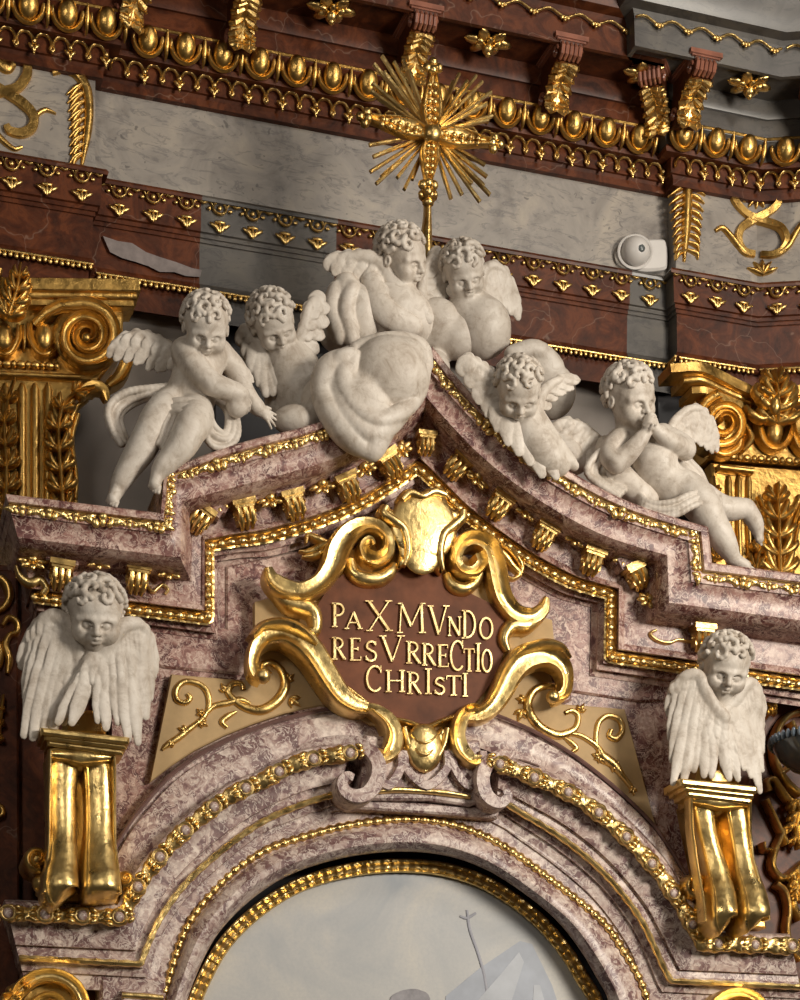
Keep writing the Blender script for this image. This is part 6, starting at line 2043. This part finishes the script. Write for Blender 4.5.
# ---------------------------------------------------------------- clouds under the upper cherubs
C3 = Sculpt(400, 320, .22)
T = bpy.data.objects.new('stucco_cloud', None); COL.objects.link(T); T.location = at(345, 345, .1); props(T, 'folded white cloud puff behind the left wing of the topmost cherub', 'cloud')
C3.el((347, 308, -6), (19, 32, 20), 3); C3.el((362, 318, 2), (18, 30, 18), 2.5); C3.el((340, 330, -10), (22, 22, 16), 3)
C3.chain([(336, 290, 0, 8), (332, 310, 4, 9), (340, 336, 8, 9)], 2); C3.chain([(352, 288, 8, 7), (346, 310, 12, 8), (352, 338, 14, 8)], 2)
C3.mesh('puffs', M_STUC, T, VOX)
C3 = Sculpt(440, 330, .20)
T = bpy.data.objects.new('stucco_cloud', None); COL.objects.link(T); T.location = at(440, 356, .3); props(T, 'small white cloud puff on the gable peak between the two upper cherubs', 'cloud')
C3.el((436, 326, 0), (26, 26, 18), 3); C3.el((456, 336, 2), (24, 22, 18), 3); C3.el((434, 352, -14), (18, 18, 14), 4); C3.el((434, 368, -4), (16, 16, 14), 4); C3.el((420, 334, -4), (20, 16, 14), 3)
C3.mesh('puffs', M_STUCD, T, VOX)

# ---------------------------------------------------------------- lower right cherub
E_ = Sculpt(520, 415, .90)
T = thing('cherub_statue', at(545, 478, .75), 'white cherub sliding down the right slope of the gable, long wing trailing at its left', 'statue')
P, M = E_.head((518, 391, 20), 26, (.14, -.52, .82), (.05, 1, 0))
E_.rc((520, 400, 2), (524, 418, 2), 12, 15, 5)
E_.chain([(524, 420, 2, 18), (534, 440, 6, 19), (546, 456, 8, 16), (560, 466, 6, 9)], 5)
E_.chain([(530, 410, 8, 9), (542, 428, 12, 9), (556, 446, 12, 8), (574, 466, 6, 5)], 3)
E_.mesh('body', M_STUC, T, VOX)
E_.hair(P, M, 26, 31); E_.mesh('hair', M_STUC, T, VOX)
E_.wing([(522, 412, 14), (510, 398, 14), (498, 382, 12), (484, 370, 10), (468, 360, 8)], [(556, 476, 16), (542, 474, 17), (530, 462, 18), (519, 452, 18), (508, 442, 18), (498, 428, 17), (488, 414, 15), (479, 400, 13), (470, 384, 11), (463, 370, 9)], 8.2, (-.2, .1, 1), 2, 7)
E_.mesh('wing', M_STUC, T, VOX)
E_.wing([(536, 410, 6), (540, 396, 6), (548, 386, 5), (560, 379, 3)], [(542, 414, 6), (549, 406, 6), (556, 398, 5), (564, 392, 4), (572, 388, 2), (578, 380, 0)], 5.4, (.2, .1, 1), 1, 6.5)
E_.mesh('wing', M_STUC, T, VOX)
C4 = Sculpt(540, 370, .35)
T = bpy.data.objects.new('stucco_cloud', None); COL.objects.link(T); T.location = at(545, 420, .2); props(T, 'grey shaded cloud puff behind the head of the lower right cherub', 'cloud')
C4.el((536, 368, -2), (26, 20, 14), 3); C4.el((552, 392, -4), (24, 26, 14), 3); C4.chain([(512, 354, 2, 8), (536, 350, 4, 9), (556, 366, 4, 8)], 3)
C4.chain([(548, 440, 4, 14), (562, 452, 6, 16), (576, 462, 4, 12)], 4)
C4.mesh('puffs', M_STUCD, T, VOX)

# ---------------------------------------------------------------- busts on the consoles
G_ = Sculpt(88, 655, .86)
T = thing('cherub_bust', at(88, 735, .8), 'white cherub bust with crossed wings on the left gilded console, face straight ahead', 'statue')
P, M = G_.head((95, 616, 10), 30.5, (.06, -.24, .96), (.03, 1, 0))
G_.rc((93, 632, 2), (90, 655, 0), 15, 18, 6)
G_.el((90, 668, 0), (26, 26, 14), 6)
G_.rc((72, 646, 8), (110, 648, 8), 6, 6, 5)
G_.mesh('body', M_STUC, T, VOX)
G_.hair(P, M, 30.5, 41); G_.mesh('hair', M_STUC, T, VOX)
G_.wing([(80, 664, 12), (74, 642, 12), (66, 624, 10), (54, 616, 8), (42, 622, 6), (33, 634, 4)], [(84, 696, 12), (74, 706, 11), (64, 722, 10), (54, 728, 9), (44, 732, 8), (33, 737, 7), (24, 735, 6), (27, 712, 5), (26, 697, 4), (22, 666, 3)], 7.6, (-.1, 0, 1), 3, 9)
G_.el((54, 646, 6), (24, 30, 9), 3)
G_.mesh('wing', M_STUC, T, VOX)
G_.wing([(90, 664, 18), (104, 648, 18), (116, 632, 16), (128, 624, 13), (140, 626, 9), (148, 638, 5)], [(58, 722, 17), (72, 722, 18), (98, 720, 16), (106, 727, 15), (118, 722, 14), (128, 738, 12), (138, 742, 10), (146, 716, 8), (150, 698, 6), (153, 676, 4)], 7.6, (.12, 0, 1), 3, 9)
G_.el((124, 652, 9), (22, 30, 9), 3)
G_.mesh('wing', M_STUC, T, VOX)

H_ = Sculpt(716, 705, .86)
T = thing('cherub_bust', at(716, 783, .8), 'white cherub bust with crossed wings on the right gilded console, head tilted to one side', 'statue')
P, M = H_.head((725, 668, 8), 29, (.20, -.30, .93), (.22, 1, 0))
H_.rc((720, 686, 2), (718, 706, 0), 14, 17, 6)
H_.el((716, 720, 0), (24, 26, 14), 6)
H_.rc((702, 698, 6), (736, 700, 6), 6, 6, 5)
H_.mesh('body', M_STUC, T, VOX)
H_.hair(P, M, 29, 57); H_.mesh('hair', M_STUC, T, VOX)
H_.wing([(722, 712, 13), (735, 698, 12), (746, 684, 10), (755, 686, 7), (760, 698, 5)], [(736, 760, 12), (744, 768, 11), (751, 776, 10), (760, 791, 8), (762, 770, 7), (762, 752, 6), (761, 734, 5), (761, 716, 4)], 6.2, (.12, 0, 1), 3, 8)
H_.el((745, 706, 6), (17, 28, 8), 3)
H_.mesh('wing', M_STUC, T, VOX)
H_.wing([(722, 718, 18), (712, 706, 18), (704, 690, 16), (698, 676, 12), (686, 676, 9), (675, 686, 5)], [(738, 779, 17), (729, 778, 17), (712, 776, 15), (704, 775, 14), (694, 770, 12), (684, 780, 10), (673, 783, 8), (672, 760, 6), (670, 738, 4), (669, 714, 3)], 6.6, (-.12, 0, 1), 3, 8.5)
H_.el((694, 706, 8), (20, 30, 9), 3)
H_.mesh('wing', M_STUC, T, VOX)
# ================================================================== LIGHT
def area(name, loc, target, size, power, col):
    l = bpy.data.lights.new(name, 'AREA'); l.shape = 'RECTANGLE'; l.size = size[0]; l.size_y = size[1]
    l.energy = power; l.color = col
    o = bpy.data.objects.new(name, l); COL.objects.link(o)
    o.location = loc
    o.rotation_euler = (Vector(target) - Vector(loc)).to_track_quat('-Z', 'Y').to_euler()
    return o


area('nave_window', (9.5, -14.8, 10), (0, 0, 9), (3.6, 4.5), 2900, (1, .925, .81))
area('nave_window.001', (-9, -14, 11), (0, 0, 8.5), (2, 4), 420, (1, .93, .83))
area('choir_window', (6, -12, 18), (0, 0, 8), (3, 3), 500, (1, .93, .84))

w = bpy.data.worlds.new('church_interior'); SC.world = w; w.use_nodes = True
nt = w.node_tree; nt.nodes.clear()
out = nt.nodes.new('ShaderNodeOutputWorld'); bg = nt.nodes.new('ShaderNodeBackground')
nt.links.new(bg.outputs[0], out.inputs[0])
tc = nt.nodes.new('ShaderNodeTexCoord')
mp = nt.nodes.new('ShaderNodeTexNoise'); mp.inputs['Scale'].default_value = 2.2; mp.inputs['Detail'].default_value = 2
nt.links.new(tc.outputs['Generated'], mp.inputs['Vector'])
r = ramp(nt, mp.outputs[0], [(.38, (.05, .035, .022)), (.52, (.20, .16, .12)), (.62, (.55, .47, .37))])
nt.links.new(r, bg.inputs[0]); bg.inputs[1].default_value = .20

SC.view_settings.view_transform = 'Standard'
SC.view_settings.look = 'None'
SC.view_settings.gamma = 1.0
SC.view_settings.use_curve_mapping = False
SC.view_settings.exposure = 0.0
